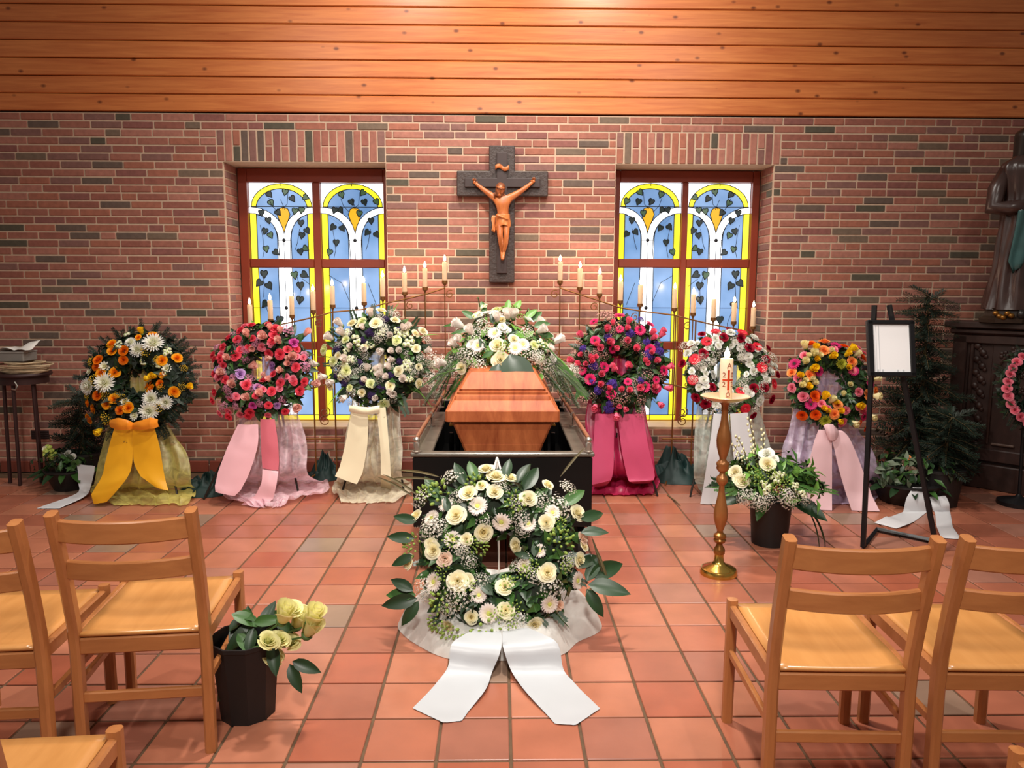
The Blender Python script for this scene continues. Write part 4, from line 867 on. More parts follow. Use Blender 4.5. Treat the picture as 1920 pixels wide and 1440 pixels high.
def tail(key, rows, m, **kw): return sheet('ribbon_tail', rows, m, on(key), **kw)
tail('gold', [(216, 796, 250, 796, 5.30), (200, 854, 249, 850, 5.29), (192, 890, 246, 878, 5.27), (180, 912, 238, 896, 5.25), (171, 927, 222, 917, 5.24), (176, 945, 200, 941, 5.24)], GOLD, curl=.007)
tail('gold', [(248, 796, 288, 796, 5.29), (249, 840, 299, 838, 5.29), (252, 870, 306, 880, 5.28), (264, 893, 311, 905, 5.26), (292, 914, 316, 920, 5.24)], GOLD, curl=.007)
for rows in ([(206, 788, 206, 800, 5.28), (222, 784, 220, 806, 5.24), (240, 788, 240, 806, 5.24), (250, 793, 250, 804, 5.27)], [(248, 793, 248, 804, 5.27), (262, 789, 262, 806, 5.24), (282, 783, 284, 804, 5.24), (296, 786, 298, 800, 5.28)]):
    sheet('bow_loop', rows, ribmat('orange ribbon', (236, 142, 34)), on('gold'), curl=0.0105)
tail('coral', [(446, 796, 484, 796, 5.34), (430, 830, 484, 828, 5.31), (421, 852, 478, 856, 5.29), (409, 885, 466, 890, 5.27), (403, 910, 452, 918, 5.25), (404, 922, 440, 930, 5.24)], PINKR, curl=0.0105)
tail('coral', [(488, 786, 515, 786, 5.34), (489, 830, 521, 830, 5.32), (491, 862, 523, 864, 5.31), (492, 878, 522, 882, 5.30)], ROSER, curl=0.0070)
tail('coral', [(492, 880, 522, 884, 5.29), (490, 905, 518, 910, 5.26), (478, 930, 512, 936, 5.26), (452, 946, 488, 950, None, .01)], PINKR, curl=0.0035)
tail('ivory', [(660, 764, 690, 764, 5.38), (648, 830, 689, 832, 5.37), (637, 875, 680, 886, 5.36), (628, 893, 669, 908, 5.35)], CREAMR, curl=0.0052)
tail('ivory', [(706, 764, 723, 764, 5.38), (713, 840, 730, 842, 5.36), (714, 890, 733, 894, 5.35), (714, 916, 733, 920, None, .02)], CREAMR, curl=0.0035)
sheet('bow_loop', [(655, 760, 655, 772, 5.36), (672, 762, 672, 776, 5.33), (690, 764, 690, 778, 5.33), (712, 760, 712, 774, 5.36)], CREAMR, on('ivory'), curl=0.0105)
tail('magenta', [(1116, 776, 1152, 776, 5.5), (1112, 840, 1151, 840, 5.48), (1108, 895, 1150, 880, 5.46), (1109, 909, 1146, 900, 5.46), (1118, 914, 1136, 912, None, .05)], MAGR, curl=0.0070)
tail('magenta', [(1158, 776, 1206, 776, 5.5), (1165, 840, 1215, 834, 5.47), (1175, 890, 1227, 885, 5.46), (1180, 903, 1226, 900, 5.45), (1192, 909, 1214, 908, None, .04)], MAGR, curl=0.0070)
tail('red', [(1338, 776, 1367, 776, 5.35), (1330, 840, 1362, 840, 5.33), (1320, 905, 1352, 905, 5.31), (1313, 945, 1348, 945, None, .006)], WHITR, curl=0.0035)
tail('red', [(1369, 776, 1402, 774, 5.35), (1374, 840, 1412, 838, 5.33), (1382, 900, 1418, 900, 5.31), (1388, 938, 1422, 938, None, .006)], WHITR, curl=0.0035)
tail('bright', [(1535, 806, 1560, 806, 5.21), (1527, 828, 1560, 832, 5.20), (1515, 876, 1560, 876, 5.18), (1507, 918, 1560, 920, 5.17), (1521, 955, 1560, 957, None, .006)], BLUSH, curl=0.0042)
tail('bright', [(1552, 806, 1580, 808, 5.20), (1562, 832, 1594, 824, 5.19), (1572, 876, 1614, 872, 5.17), (1586, 925, 1635, 929, 5.15), (1597, 957, 1650, 959, None, .006)], BLUSH, curl=0.0042)
sheet('bow_knot', [(1544, 798, 1552, 822, 5.18), (1552, 795, 1558, 826, 5.16), (1562, 796, 1566, 824, 5.16), (1571, 806, 1572, 818, 5.18)], BLUSH, on('bright'), curl=0.0105)
# white cloth and ribbons of the front wreath
def heap(name, label, ctr_, rx, ry, h, mat, seed, ring=0.0, cat='cloth', n=60, m=16, arcs=(0, 2*pi), group=None, wr=1.0):
    """crumpled cloth lying on the floor"""
    g = []
    for i in range(m+1):
        t = i/m; row = []
        for j in range(n+1):
            a = lerp(arcs[0], arcs[1], j/n); wv = 1+.07*nz(cos(a)*2.2, sin(a)*2.2, seed)+.03*sin(7*a+seed)
            rr = lerp(ring, 1, t); prof = sin(pi*min(1, max(0, (t*.93+.07))))**.7 if ring else (1-t**1.5)
            z = h*prof*(1+wr*(.5*nz(cos(a)*3*rr, sin(a)*3*rr, seed+4)+.22*nz(cos(a)*9*rr, sin(a)*9*rr, seed+6)+.14*sin(9*a+5*t)))
            row.append((rx*rr*wv*cos(a), ry*rr*wv*sin(a), max(.004, z if t < .999 else .004)))
        g.append(row)
    b = MB(); b.grid(g); o = b.build(name, mat, None, True, None); o.location = ctr_
    md = o.modifiers.new('soft', 'SUBSURF'); md.levels = 1; md.render_levels = 1
    return tag(o, label, cat, group)
heap('organza_cloth', 'white organza cloth gathered on the floor round the front wreath', (.0, 3.40, 0), .47, .42, .15, sheer('white organza', (246, 244, 238), .86, .12, 10), 3, .25, n=90, m=18, group='organza drapes')
RW = ribmat('white satin ribbon', (184, 186, 190), .4)
tail('front', [(902, 1176, 936, 1176, 3.10), (868, 1192, 941, 1196, 2.98), (846, 1210, 938, 1222, 2.90), (840, 1250, 922, 1262, 2.86), (815, 1285, 912, 1290, None, .02), (774, 1328, 880, 1332, None, .006), (830, 1354, 866, 1351, None, .005)], RW, curl=0.0042, n=8)
tail('front', [(944, 1176, 980, 1174, 3.10), (942, 1196, 1010, 1186, 2.98), (944, 1216, 1046, 1208, 2.90), (958, 1256, 1056, 1254, 2.86), (980, 1290, 1078, 1282, None, .02), (1030, 1345, 1125, 1329, None, .006), (1040, 1356, 1080, 1359, None, .005)], RW, curl=0.0042, n=8)
# easels behind the wreaths
DM = plain('dark easel metal', (52, 46, 42), .45, .6)
def easel(label, key, feet, mat=DM, r=.008, back=.34, apex_dz=.12, hook=True):
    w_, R_, sf, ctr_ = WR[key]; ap = Vector((ctr_.x, ctr_.y+.20, ctr_.z+R_*apex_dz)); a, b = fl(*feet[0]), fl(*feet[1])
    t = thing('easel', label, 'easel', (ap.x, (a.y+ap.y)/2, 0), group='wreath easels'); o = t.location.copy()
    for p in (a, b, Vector((ap.x, ap.y+back, 0))):
        m_ = MB(); m_.tube([Vector((p.x, p.y, .002))-o, ap-o], r, 8); m_.build('leg', mat, t)
    f = lambda p, s_: Vector((p.x, p.y, 0)).lerp(ap, s_)
    m_ = MB(); m_.tube([f(a, .42)-o, f(b, .42)-o], r, 8); m_.build('ledge', mat, t)
    m_ = MB(); q = (f(a, .42)+f(b, .42))/2; m_.tube([q-o+Vector((-.05, 0, 0)), q-o+Vector((-.05, -.1, .01)), q-o+Vector((-.05, -.11, .04))], r*.8, 6); m_.build('hook', mat, t)
    m_ = MB(); m_.tube([q-o+Vector((.05, 0, 0)), q-o+Vector((.05, -.1, .01)), q-o+Vector((.05, -.11, .04))], r*.8, 6); m_.build('hook', mat, t)
    return t
easel('thin metal easel carrying the gold and white wreath', 'gold', ((196, 936), (334, 936)))
easel('thin metal easel carrying the coral rose wreath', 'coral', ((382, 937), (561, 931)))
easel('thin metal easel carrying the ivory wreath beside the bier', 'ivory', ((640, 928), (758, 928)))
easel('thin metal easel carrying the hot pink gerbera wreath', 'magenta', ((1112, 922), (1233, 931)))
easel('thin metal easel carrying the red and white wreath', 'red', ((1294, 932), (1438, 936)))
easel('thin metal easel carrying the orange and yellow wreath', 'bright', ((1490, 948), (1640, 950)))
w_, R_, sf, ctr_ = WR['front']; t = thing('easel', 'white wire easel with a pointed top behind the front wreath', 'easel', (.0, 3.5, 0), group='wreath easels'); ap = at(932, 858, 3.68); o = t.location
WW = plain('white coated wire', (232, 226, 218), .4)
for p in (Vector((-.22, 3.30, .004)), Vector((.22, 3.30, .004)), Vector((0, 3.92, .004))):
    m_ = MB(); m_.tube([p-o, ap-o], .0055, 8); m_.build('leg', WW, t)
m_ = MB(); m_.tube([ap-o, at(936, 1110, 3.50)-o], .0035, 6); m_.build('centre_wire', WW, t)
# ================================================================== CANDELABRA
BRS = plain('aged brass', (158, 108, 62), .4, .8, var=.15); WAX = petal('ivory candle wax', (238, 208, 172), (238, 208, 172), .03, .35); FLM = emit('candle flame', (255, 232, 190), 22.0)
def flame_mesh():
    b = MB(); b.lathe([(.0005, 0), (.009, .007), (.012, .016), (.009, .030), (.004, .043), (.0003, .052)], 10); return b.mesh('flame', FLM, True, None)
FL = flame_mesh(); b = MB(); b.lathe([(.0195, 0), (.0195, .158), (.017, .163), (.004, .160)], 14); CND = b.mesh('wax', WAX); b = MB(); b.tube([(0, 0, .158), (0, 0, .172)], .0014, 5); WK = b.mesh('wick', RUB)
def scroll(b, c, r, turns, sgn, a0, rad=.004):
    pts = []
    for i in range(22):
        t = i/21; a = a0+sgn*turns*2*pi*t; q = r*(1-.75*t); pts.append((c[0]+q*cos(a), c[1], c[2]+q*sin(a)))
    b.tube(pts, rad, 5)
ORD = ['first', 'second', 'third', 'fourth', 'fifth', 'sixth', 'seventh', 'eighth', 'ninth', 'tenth']
def candelabrum(label, where, tips, posts, s_):
    Y = 6.0; P = [at(x, y+62, Y) for x, y in tips]; pc = (at(posts[0], 823, Y).x+at(posts[1], 823, Y).x)/2
    t = thing('candelabrum', label, 'candelabrum', (pc, Y, 0), group='stepped candelabra'); o = Vector((pc, Y, 0))
    b = MB(); b.tube([p-o for p in P], .006, 8); b.build('top_bar', BRS, t)
    drop = .56; Lw = [p-Vector((0, 0, drop)) for p in P]
    b = MB(); b.tube([p-o for p in Lw], .006, 8); b.build('lower_bar', BRS, t)
    for i, p in enumerate(P):
        b = MB(); b.tube([p-o, p-o-Vector((0, 0, drop))], .0048, 6); b.build('rod', BRS, t)
        cup = MB(); cup.lathe([(.006, 0), (.006, .018), (.012, .024), (.012, .030), (.0225, .034), (.0235, .058), (.0205, .058), (.0205, .042), (.002, .041)], 14, cap=False); c_ = cup.build('candle_cup', BRS, t); c_.location = p-o
        cn = thing('candle', '%s ivory candle from the tall end, burning on the candelabrum %s' % (ORD[i], where), 'candle', p+Vector((0, 0, .0425)), group='burning candles on the candelabra')
        put('wax', CND, cn); put('wick', WK, cn); put('flame', FL, cn, (0, 0, .166))
        l = bpy.data.lights.new('candle_light', 'POINT'); l.energy = .9; l.color = (1, .70, .50); l.shadow_soft_size = .012
        lo = bpy.data.objects.new('candle_light', l); C.objects.link(lo); lo.parent = cn; lo.location = (0, -.002, .225)
    for i in range(0, 9, 2):
        q = P[i]-o; b = MB(); scroll(b, (q.x-s_*.04, 0, q.z-.05), .035, 1.2, 1, 1.0); b.build('scroll', BRS, t); b = MB(); scroll(b, (q.x-s_*.03, 0, q.z-drop+.04), .03, 1.2, -1, 2.0); b.build('scroll', BRS, t)
    px_ = [at(x, 823, Y).x-pc for x in posts]; zt = min(P[4].z, P[6].z)-drop
    for k, x in enumerate(px_):
        b = MB(); i_ = min(range(10), key=lambda q: abs(P[q].x-pc-x)); b.tube([(x, 0, P[i_].z), (x, 0, .03)], .0065, 8); b.build('post', BRS, t)
    b = MB(); b.tube([(px_[0]-.08, 0, .341), (px_[1]+.04, 0, .341)], .0075, 8); b.build('cross_bar', BRS, t)
    for q in (.49, .56):
        b = MB(); scroll(b, (0, 0, q), .045, 1.4, 1 if q < .5 else -1, 1.2, .0045); b.build('scroll', BRS, t)
    for k, x in enumerate(px_):
        b = MB(); b.tube([(x, 0, .05), (x+(.1 if k else -.1), .08, .02), (x+(.16 if k else -.16), .12, .008)], .007, 6); b.tube([(x, 0, .05), (x+(.06 if k else -.06), -.12, .02), (x+(.09 if k else -.09), -.2, .008)], .007, 6); b.build('foot', BRS, t)
candelabrum('brass stepped candelabrum of ten candles behind the coral and ivory wreaths', 'behind the ivory wreath', [(834, 478), (797, 490), (759, 499), (718, 508), (683, 518), (624, 523), (588, 533), (548, 542), (508, 550), (470, 558)], (591, 630), -1)
candelabrum('brass stepped candelabrum of ten candles behind the hot pink and red wreaths', 'behind the hot pink wreath', [(1050, 478), (1087, 490), (1124, 502), (1163, 515), (1200, 521), (1264, 529), (1299, 538), (1337, 547), (1375, 554), (1411, 563)], (1260, 1297), 1)
# ================================================================== CRUCIFIX
XY = DW-.014
crx = thing('crucifix', 'dark wooden crucifix with a carved figure hanging on the brick wall', 'crucifix', (.018, XY, 1.602))
DKW = plain('dark hammered wood', (66, 52, 48), .5, var=.3, scale=45, bump=.5); DKW2 = plain('dark smooth wood', (58, 42, 40), .5, var=.15, scale=12)
CVW = wood('carved limewood', (176, 92, 48), (206, 122, 66), .38, (3, 3, 1), 6, False, 0)
def w_(px, py, Y): p = at(px, py, Y); return Vector((p.x-.018, p.y-XY, p.z-1.602))
za, zb = w_(940, 369, XY).z, w_(940, 322, XY).z; xl, xr = w_(857, 345, XY).x, w_(1027, 345, XY).x
b = MB()
b.prism([(-.104, 0), (.104, 0), (.104, za), (xr, za), (xr, zb), (.104, zb), (.104, 1.092), (-.104, 1.092), (-.104, zb), (xl, zb), (xl, za), (-.104, za)], -.045, 0)
o_ = b.build('backing_cross', DKW, crx, False); md = o_.modifiers.new('edge', 'BEVEL'); md.width = .008; md.segments = 2
b = MB(); zc, zd = w_(940, 353, XY).z, w_(940, 336, XY).z
b.prism([(-.042, .075), (.042, .075), (.042, zc), (xr-.065, zc), (xr-.065, zd), (.042, zd), (.042, 1.035), (-.042, 1.035), (-.042, zd), (xl+.065, zd), (xl+.065, zc), (-.042, zc)], -.07, -.04)
o_ = b.build('inner_cross', DKW2, crx, False); md = o_.modifiers.new('edge', 'BEVEL'); md.width = .004; md.segments = 2
b = MB(); rows = []
for i in range(13):
    t = i/12; x = lerp(-.052, .056, t); z = w_(940, 317, XY).z+.012*sin(t*6.6); rows.append([(x, -.078-.006*sin(t*9), z-.017), (x, -.078-.006*sin(t*9), z), (x, -.078-.006*sin(t*9), z+.017)])
b.grid(rows); o_ = b.build('title_scroll', CVW, crx, True, None); md = o_.modifiers.new('body', 'SOLIDIFY'); md.thickness = .006
def skin(name, pts, edges, rad, mat, parent, sub=2, root=0):
    """one continuous body grown round a skeleton of joints"""
    me = bpy.data.meshes.new(name); me.from_pydata([tuple(p) for p in pts], edges, []); me.materials.append(mat)
    o = put(name, me, parent); m1 = o.modifiers.new('skin', 'SKIN'); m1.use_smooth_shade = True
    if not me.skin_vertices: me.skin_vertices.data if False else None
    lay = me.skin_vertices[0] if len(me.skin_vertices) else None
    if lay is None:
        bpy.context.view_layer.objects.active = o; lay = me.skin_vertices[0]
    for i, r in enumerate(rad):
        lay.data[i].radius = r if isinstance(r, tuple) else (r, r); lay.data[i].use_root = i == root
    m2 = o.modifiers.new('smooth', 'SUBSURF'); m2.levels = sub; m2.render_levels = sub
    return o
B = lambda px, py, d: w_(px, py, XY-d)
J = [B(943, 409, .10), B(943, 397, .115), B(942, 384, .12), B(942, 374, .115), B(941, 368, .125), B(938, 360, .145),          # 0 hips 1 waist 2 chest 3 collar 4 neck 5 skull base
     B(931, 373, .105), B(914, 361, .10), B(898, 349, .09), B(891, 343, .085),                                               # 6 shoulder 7 elbow 8 wrist 9 hand
     B(955, 371, .105), B(976, 359, .10), B(992, 347, .09), B(999, 341, .085),
     B(937, 416, .11), B(937.5, 442, .155), B(940, 457, .13), B(941, 474, .105), B(941.5, 481, .125), B(942, 488, .135),
     B(949.5, 416, .11), B(949.5, 441, .145), B(947.5, 457, .13), B(944.5, 474, .11), B(943, 481, .135), B(942.5, 488, .145)]
EG = [(0, 1), (1, 2), (2, 3), (3, 4), (4, 5), (3, 6), (6, 7), (7, 8), (8, 9), (3, 10), (10, 11), (11, 12), (12, 13), (0, 14), (14, 15), (15, 16), (16, 17), (17, 18), (18, 19), (0, 20), (20, 21), (21, 22), (22, 23), (23, 24), (24, 25)]
RD = [(.050, .040), (.043, .034), (.064, .044), (.054, .036), .022, .024, .030, .023, .015, .015, .030, .023, .015, .015, .035, .0235, .024, .013, .014, .012, .035, .0235, .024, .013, .014, .012]
body = None
try:
    body = skin('figure', J, EG, RD, CVW, crx)
except Exception as e:
    print('skin failed', e)
hc = B(938, 355.5, .155)
b = MB(); prof = [(.003, -.045), (.017, -.041), (.026, -.028), (.031, -.008), (.033, .010), (.030, .028), (.018, .040), (.002, .043)]
b.lathe(prof, 16, sy=1.1, M=Matrix.Translation(hc) @ Matrix.Rotation(radians(24), 4, 'X') @ Matrix.Rotation(radians(10), 4, 'Y'))
Mh = Matrix.Translation(hc) @ Matrix.Rotation(radians(24), 4, 'X') @ Matrix.Rotation(radians(10), 4, 'Y')
b.add([(-.0065, -.030, -.008), (.0065, -.030, -.008), (0, -.047, -.006), (0, -.032, .016)], [(0, 1, 2), (0, 2, 3), (2, 1, 3)], 0, Mh)
b.ball((-.012, -.031, .007), (.007, .004, .004), 8, 5, 0, Mh); b.ball((.012, -.031, .007), (.007, .004, .004), 8, 5, 0, Mh)
b.ball((0, -.031, -.018), (.010, .005, .003), 8, 5, 0, Mh); b.ball((0, -.026, -.034), (.013, .012, .014), 8, 5, 0, Mh)
b.ball((-.033, 0, .002), (.004, .008, .011), 6, 5, 0, Mh); b.ball((.033, 0, .002), (.004, .008, .011), 6, 5, 0, Mh)
b.build('head', CVW, crx, True, None)
HRW = plain('darker carved hair', (124, 66, 34), .5, var=.3, scale=60, bump=.4)
b = MB(); b.lathe([(.034, -.05), (.037, -.02), (.037, .01), (.034, .032), (.02, .045), (.002, .048)], 16, sy=1.12, M=Mh @ Matrix.Translation((0, .012, .002)), cap=False)
b.tube([Mh @ Vector((.034, .0, -.03)), Mh @ Vector((.042, .005, -.06)), Mh @ Vector((.036, .0, -.085))], [.012, .011, .003], 8); b.tube([Mh @ Vector((-.034, .0, -.03)), Mh @ Vector((-.036, -.005, -.055)), Mh @ Vector((-.03, -.01, -.075))], [.011, .009, .003], 8)
b.build('hair', HRW, crx, True, None)
b = MB()
for k in range(3):
    b.tube([Mh @ Vector(((.036+.003*sin(q*2.6+k*2))*cos(q), (.042+.003*sin(q*3+k))*sin(q)+.004, .018+.004*sin(q*4+k*2.1))) for q in [2*pi*i/20 for i in range(21)]], .0034, 5)
b.build('crown_of_thorns', HRW, crx, True, None)
for p, sx in ((J[9], -1), (J[13], 1)):   # open palms with curled fingers
    b = MB(); b.ball(p+Vector((sx*.006, 0, .005)), (.013, .008, .014), 8, 5)
    for k in range(4):
        a = radians(58+k*22) if sx > 0 else radians(122-k*22); q = p+Vector((sx*.006, -.002, .006))+Vector((cos(a)*.012, 0, sin(a)*.012)); L_ = (.017, .02, .019, .015)[k]
        b.tube([q, q+Vector((cos(a)*L_*.6, -.004, sin(a)*L_*.6)), q+Vector((cos(a)*L_*.8, -.014, sin(a)*L_*.8))], [.0042, .0038, .0025], 6)
    a = radians(150 if sx > 0 else 30); b.tube([p+Vector((0, -.004, .002)), p+Vector((cos(a)*.016, -.008, sin(a)*.014)), p+Vector((cos(a)*.02, -.014, sin(a)*.024))], [.005, .0045, .003], 6)
    b.build('hand', CVW, crx, True, None)
g = []                                   # loincloth
for i in range(15):
    t = i/14; row = []; c = B(943, lerp(402, 424, t), .113-.004*t)
    for j in range(41):
        a = 2*pi*j/40; r_ = 1+(.05*sin(9*a+5*t)+.04*sin(4*a-6*t))*(.4+t)
        row.append((c.x+(.051+.006*t)*r_*cos(a), c.y+(.043+.006*t)*r_*sin(a), c.z-.030*t*(.5+.5*cos(a-2.6))+.012*t*sin(3*a)))
    g.append(row)
b = MB(); b.grid(g)
b.grid([[Vector((-.052-.026*s_-.004*sin(7*t)*s_, -.125+.012*sin(9*s_+2*t), B(940, lerp(404, 437-4*s_, t), .12).z)) for s_ in (0, .25, .5, .75, 1)] for t in [i/8 for i in range(9)]])
q_ = B(934, 404, .16); b.tube([q_+Vector((-.012, 0, .008)), q_, q_+Vector((.03, -.004, -.012)), q_+Vector((.08, .006, -.03))], [.008, .012, .010, .007], 8)
o_ = b.build('loincloth', wood('limewood cloth', (190, 108, 56), (218, 136, 76), .42, (3, 3, 1), 6, False, 0), crx, True, None); md = o_.modifiers.new('body', 'SOLIDIFY'); md.thickness = .004
# ================================================================== TALL CANDLE ON ITS STAND
BZ = plain('dark bronze wood', (158, 102, 54), .34, .45, var=.25, scale=10, spec=.6); GB = plain('polished brass', (206, 170, 84), .22, .95, var=.08); DISH = plain('pale brass dish', (226, 196, 150), .3, .6, var=.08)
cs = thing('candle_stand', 'tall turned bronze candle stand with a round brass foot and dish', 'candle stand', (1.21, 3.96, 0))
q = lambda py: (1080-py)/338; r_ = lambda w: w/340
b = MB(); b.lathe([(.02, 0), (r_(34), .001), (r_(34), .022), (r_(32), .034), (r_(28), .038), (r_(26), .044), (r_(14), .056), (r_(9), .075), (r_(8), q(1040)), (.01, q(1040))], 32); b.build('foot', GB, cs)
b = MB(); b.lathe([(r_(w), q(y)) for y, w in ((1042, 7), (1040, 10), (1035, 10.5), (1030, 9.5), (1025, 6), (1021, 5.5), (1018, 10), (1014, 11.5), (1011, 10), (1009, 11.5), (1004, 11), (1000, 6), (996, 5.5))], 24); b.build('lower_knob', plain('old gold bronze', (150, 100, 48), .28, .7, var=.2), cs)
b = MB(); b.lathe([(r_(w), q(y)) for y, w in ((996, 5.5), (985, 9.5), (974, 12.3), (966, 12.8), (955, 12), (938, 8.5), (922, 5.6), (911, 4.8), (908, 7), (904, 10), (899, 10.8), (894, 9.5), (890, 5.5), (886, 5), (882, 9.5), (878, 11.5), (874, 10.5), (871, 11.8), (867, 11), (863, 6.5), (859, 6))], 24); b.build('stem', BZ, cs)
b = MB(); b.lathe([(r_(w), q(y)) for y, w in ((860, 6), (850, 9), (838, 12), (827, 13), (815, 12), (800, 8.4), (788, 6.4), (775, 5.8), (762, 6.5), (756, 9))], 24); b.build('upper_bulb', BZ, cs)
b = MB(); b.lathe([(.01, .958), (.03, .958), (.08, .968), (.128, .990), (.131, .993), (.127, .995), (.06, .978), (.01, .976)], 36); b.build('dish', DISH, cs)
zc0 = .9775; pc = tag(put('pillar_candle', None), 'tall lit white candle with a red cross, A, 2022 and omega', 'candle'); pc.location = (1.21, 3.96, zc0)
CW2 = petal('white candle wax', (252, 232, 206), (252, 232, 206), .0, .35)
b = MB(); b.lathe([(.034, 0), (.034, .212), (.031, .218), (.02, .214), (.004, .210)], 28); b.build('wax', CW2, pc)
b = MB(); b.tube([(0, 0, .21), (.001, 0, .224)], .0016, 5); b.build('wick', RUB, pc); put('flame', FL, pc, (0, 0, .217), None, (1.35, 1.35, 1.2))
l = bpy.data.lights.new('candle_light', 'POINT'); l.energy = 1.6; l.color = (1, .70, .46); l.shadow_soft_size = .012; lo = bpy.data.objects.new('candle_light', l); C.objects.link(lo); lo.parent = pc; lo.location = (0, 0, .29)
RED = plain('red wax', (206, 62, 22), .45, var=.1); BRN = plain('brown red wax', (150, 66, 36), .45, var=.1)
def bend(me, a0, z0, R_=.0345):
    for v in me.vertices:
        x, y, z = v.co; a = a0+x/R_-pi/2; v.co = ((R_+z)*cos(a), (R_+z)*sin(a), z0+y)
def letter(ch, a0, z0, size, mat):
    cu = bpy.data.curves.new('letter', 'FONT'); cu.body = ch; cu.size = size; cu.align_x = 'CENTER'; cu.extrude = .0006; cu.resolution_u = 3; cu.fill_mode = 'BOTH'
    o = bpy.data.objects.new('letter', cu); C.objects.link(o); bpy.context.view_layer.update()
    me = bpy.data.meshes.new_from_object(o.evaluated_get(bpy.context.evaluated_depsgraph_get())); bpy.data.objects.remove(o)
    me.materials.clear(); me.materials.append(mat); bend(me, a0, z0); put('letter', me, pc)
for ch, a0, z0, s_ in (('A', .14, .168, .040), ('2', -.62, .118, .040), ('0', .72, .118, .040), ('2', -.62, .068, .040), ('2', .72, .068, .040), ('\u03a9', .08, .012, .036)): letter(ch, a0, z0, s_, BRN)
def decal(poly, nm):
    b = MB(); 
    for (x0, x1, y0, y1) in poly:
        n = 8; g = [[(lerp(x0, x1, i/n), y0, .0012), (lerp(x0, x1, i/n), y1, .0012)] for i in range(n+1)]; b.grid(g)
    me = b.mesh(nm, RED, True, None); bend(me, .06, 0); put(nm, me, pc)
decal([(-.006, .006, .052, .158)], 'cross_upright'); decal([(-.032, .032, .101, .110)], 'cross_arm'); decal([(-.003, .003, .043, .049)], 'cross_dot')
# ================================================================== POTS AND PLANTS
POT = plain('black plastic pot', (22, 20, 20), .5, var=.15)
def pot(name, label, cat, loc, r0, r1, h, n=28, mat=POT, parent=None, lip=.008):
    t = thing(name, label, cat, loc); b = MB(); b.lathe([(.002, 0), (r0, 0), (r1, h-lip*2), (r1+lip, h-lip*2), (r1+lip, h), (r1-.004, h), (r1-.01, h-.03), (.002, h-.035)], n, cap=False); b.build('pot', mat, t, True, .5); return t
p0 = fl(1446, 1022)
fa, hit, so = spray_on('flower_arrangement', 'white and green flower arrangement with catkins standing in a black pot', 'flower arrangement', (p0.x-.01, p0.y+.02, .33), (.30, .25, .26),
    'W,1438,853,14 c,1438,872,14 c,1380,888,13 c,1392,903,13 c,1386,900,12 g,1453,897,8 g,1435,910,8 g,1437,918,8 F,1455,915,9 F,1415,885,10 F,1400,900,9 F,1445,890,9 b,1400,930,12 b,1413,938,12 b,1428,945,11 b,1480,938,13 b,1473,928,12 b,1395,938,10 g,1490,912,7 g,1505,925,7 b,1510,935,9 F,1425,900,9 F,1470,905,9 b,1440,935,10 g,1462,890,7 W,1450,862,10', cf, 420, (MG, BG, DG), (p0.x, p0.y+.04, 0))
b = MB(); b.lathe([(.002, .002), (.105, 0), (.125, .27), (.132, .27), (.132, .29), (.12, .29), (.118, .26), (.002, .255)], 28, cap=False); b.build('pot', POT, fa, True, .5)
random.seed(12)
for i in range(26):
    a = random.uniform(0, 2*pi); d = Vector((cos(a), sin(a)*.7, random.uniform(-.35, .5))); p = Vector((cos(a)*.14, sin(a)*.1, random.uniform(.30, .42)))
    leaf(random.choice([FERN, FERND, LEAF['m'], LEAF['d'], FERN]), p, d, Vector((0, -.5, 1))+rv(.4), random.uniform(.16, .26), fa)
CAT = plain('catkin', (232, 224, 180), .8)
for (x0, y0, x1, y1, n_) in [(1420, 870, 1402, 780, 14), (1425, 880, 1432, 800, 12), (1405, 880, 1380, 815, 12), (1400, 885, 1372, 830, 10), (1412, 880, 1410, 812, 10)]:
    P0, P1 = at(x0, y0, p0.y+.02)-so, at(x1, y1, p0.y+.06)-so; b = MB(); b.tube([P0, (P0+P1)/2+Vector((.01, 0, .01)), P1], [.004, .003, .002], 5, 1)
    for i in range(n_):
        t = .2+.8*i/n_; q_ = P0.lerp(P1, t)+rv(.006); b.ball(q_+Vector((.008*(-1)**i, 0, 0)), (.007, .007, .011), 6, 4)
    b.build('catkin_branch', [CAT, OG], fa, True, None)
for i in range(4): leaf(BLADE['d'], Vector((.16, -.1, .28)), Vector((1, -.6, -.8))+rv(.3), Vector((.4, -.6, .6)), .32, fa)
# bucket of roses by the chair
bk = fl(456, 1352); t = thing('rose_bucket', 'black many-sided bucket holding long stemmed cream roses beside the chair', 'bucket', (bk.x, bk.y+.06, 0))
b = MB(); b.lathe([(.002, .004), (.098, 0), (.122, .285), (.127, .285), (.127, .30), (.119, .30), (.117, .27), (.09, .02), (.002, .02)], 10, cap=False); b.build('bucket', plain('black bucket', (17, 16, 17), .55, var=.15), t, True, .5)
rb = t.location
CRB = kind('bigrose', 'rose', [f_bud(23), f_bud(24), f_rose(14, .8, 25)], petal('butter cream rose', (246, 240, 176), (214, 220, 130)))
tops = [(527, 1168), (546, 1150), (567, 1160), (580, 1172), (553, 1178), (498, 1210), (521, 1208), (542, 1212), (573, 1194), (510, 1240)]
for i, (x, y) in enumerate(tops):
    P = at(x, y, rb.y-.02+.05*((i*7) % 5-2)/2-(.05 if y > 1200 else 0))-rb; n_ = Vector((.35+.2*random.random(), -.35, .85))
    rs = flower('bigrose', P, n_, .046, t); st = MB(); st.tube([P, P*.5+Vector((-.02, 0, .12)), Vector((random.uniform(-.05, .03), random.uniform(-.04, .04), .06))], .004, 5); st.build('stem', GRN, t)
random.seed(14)
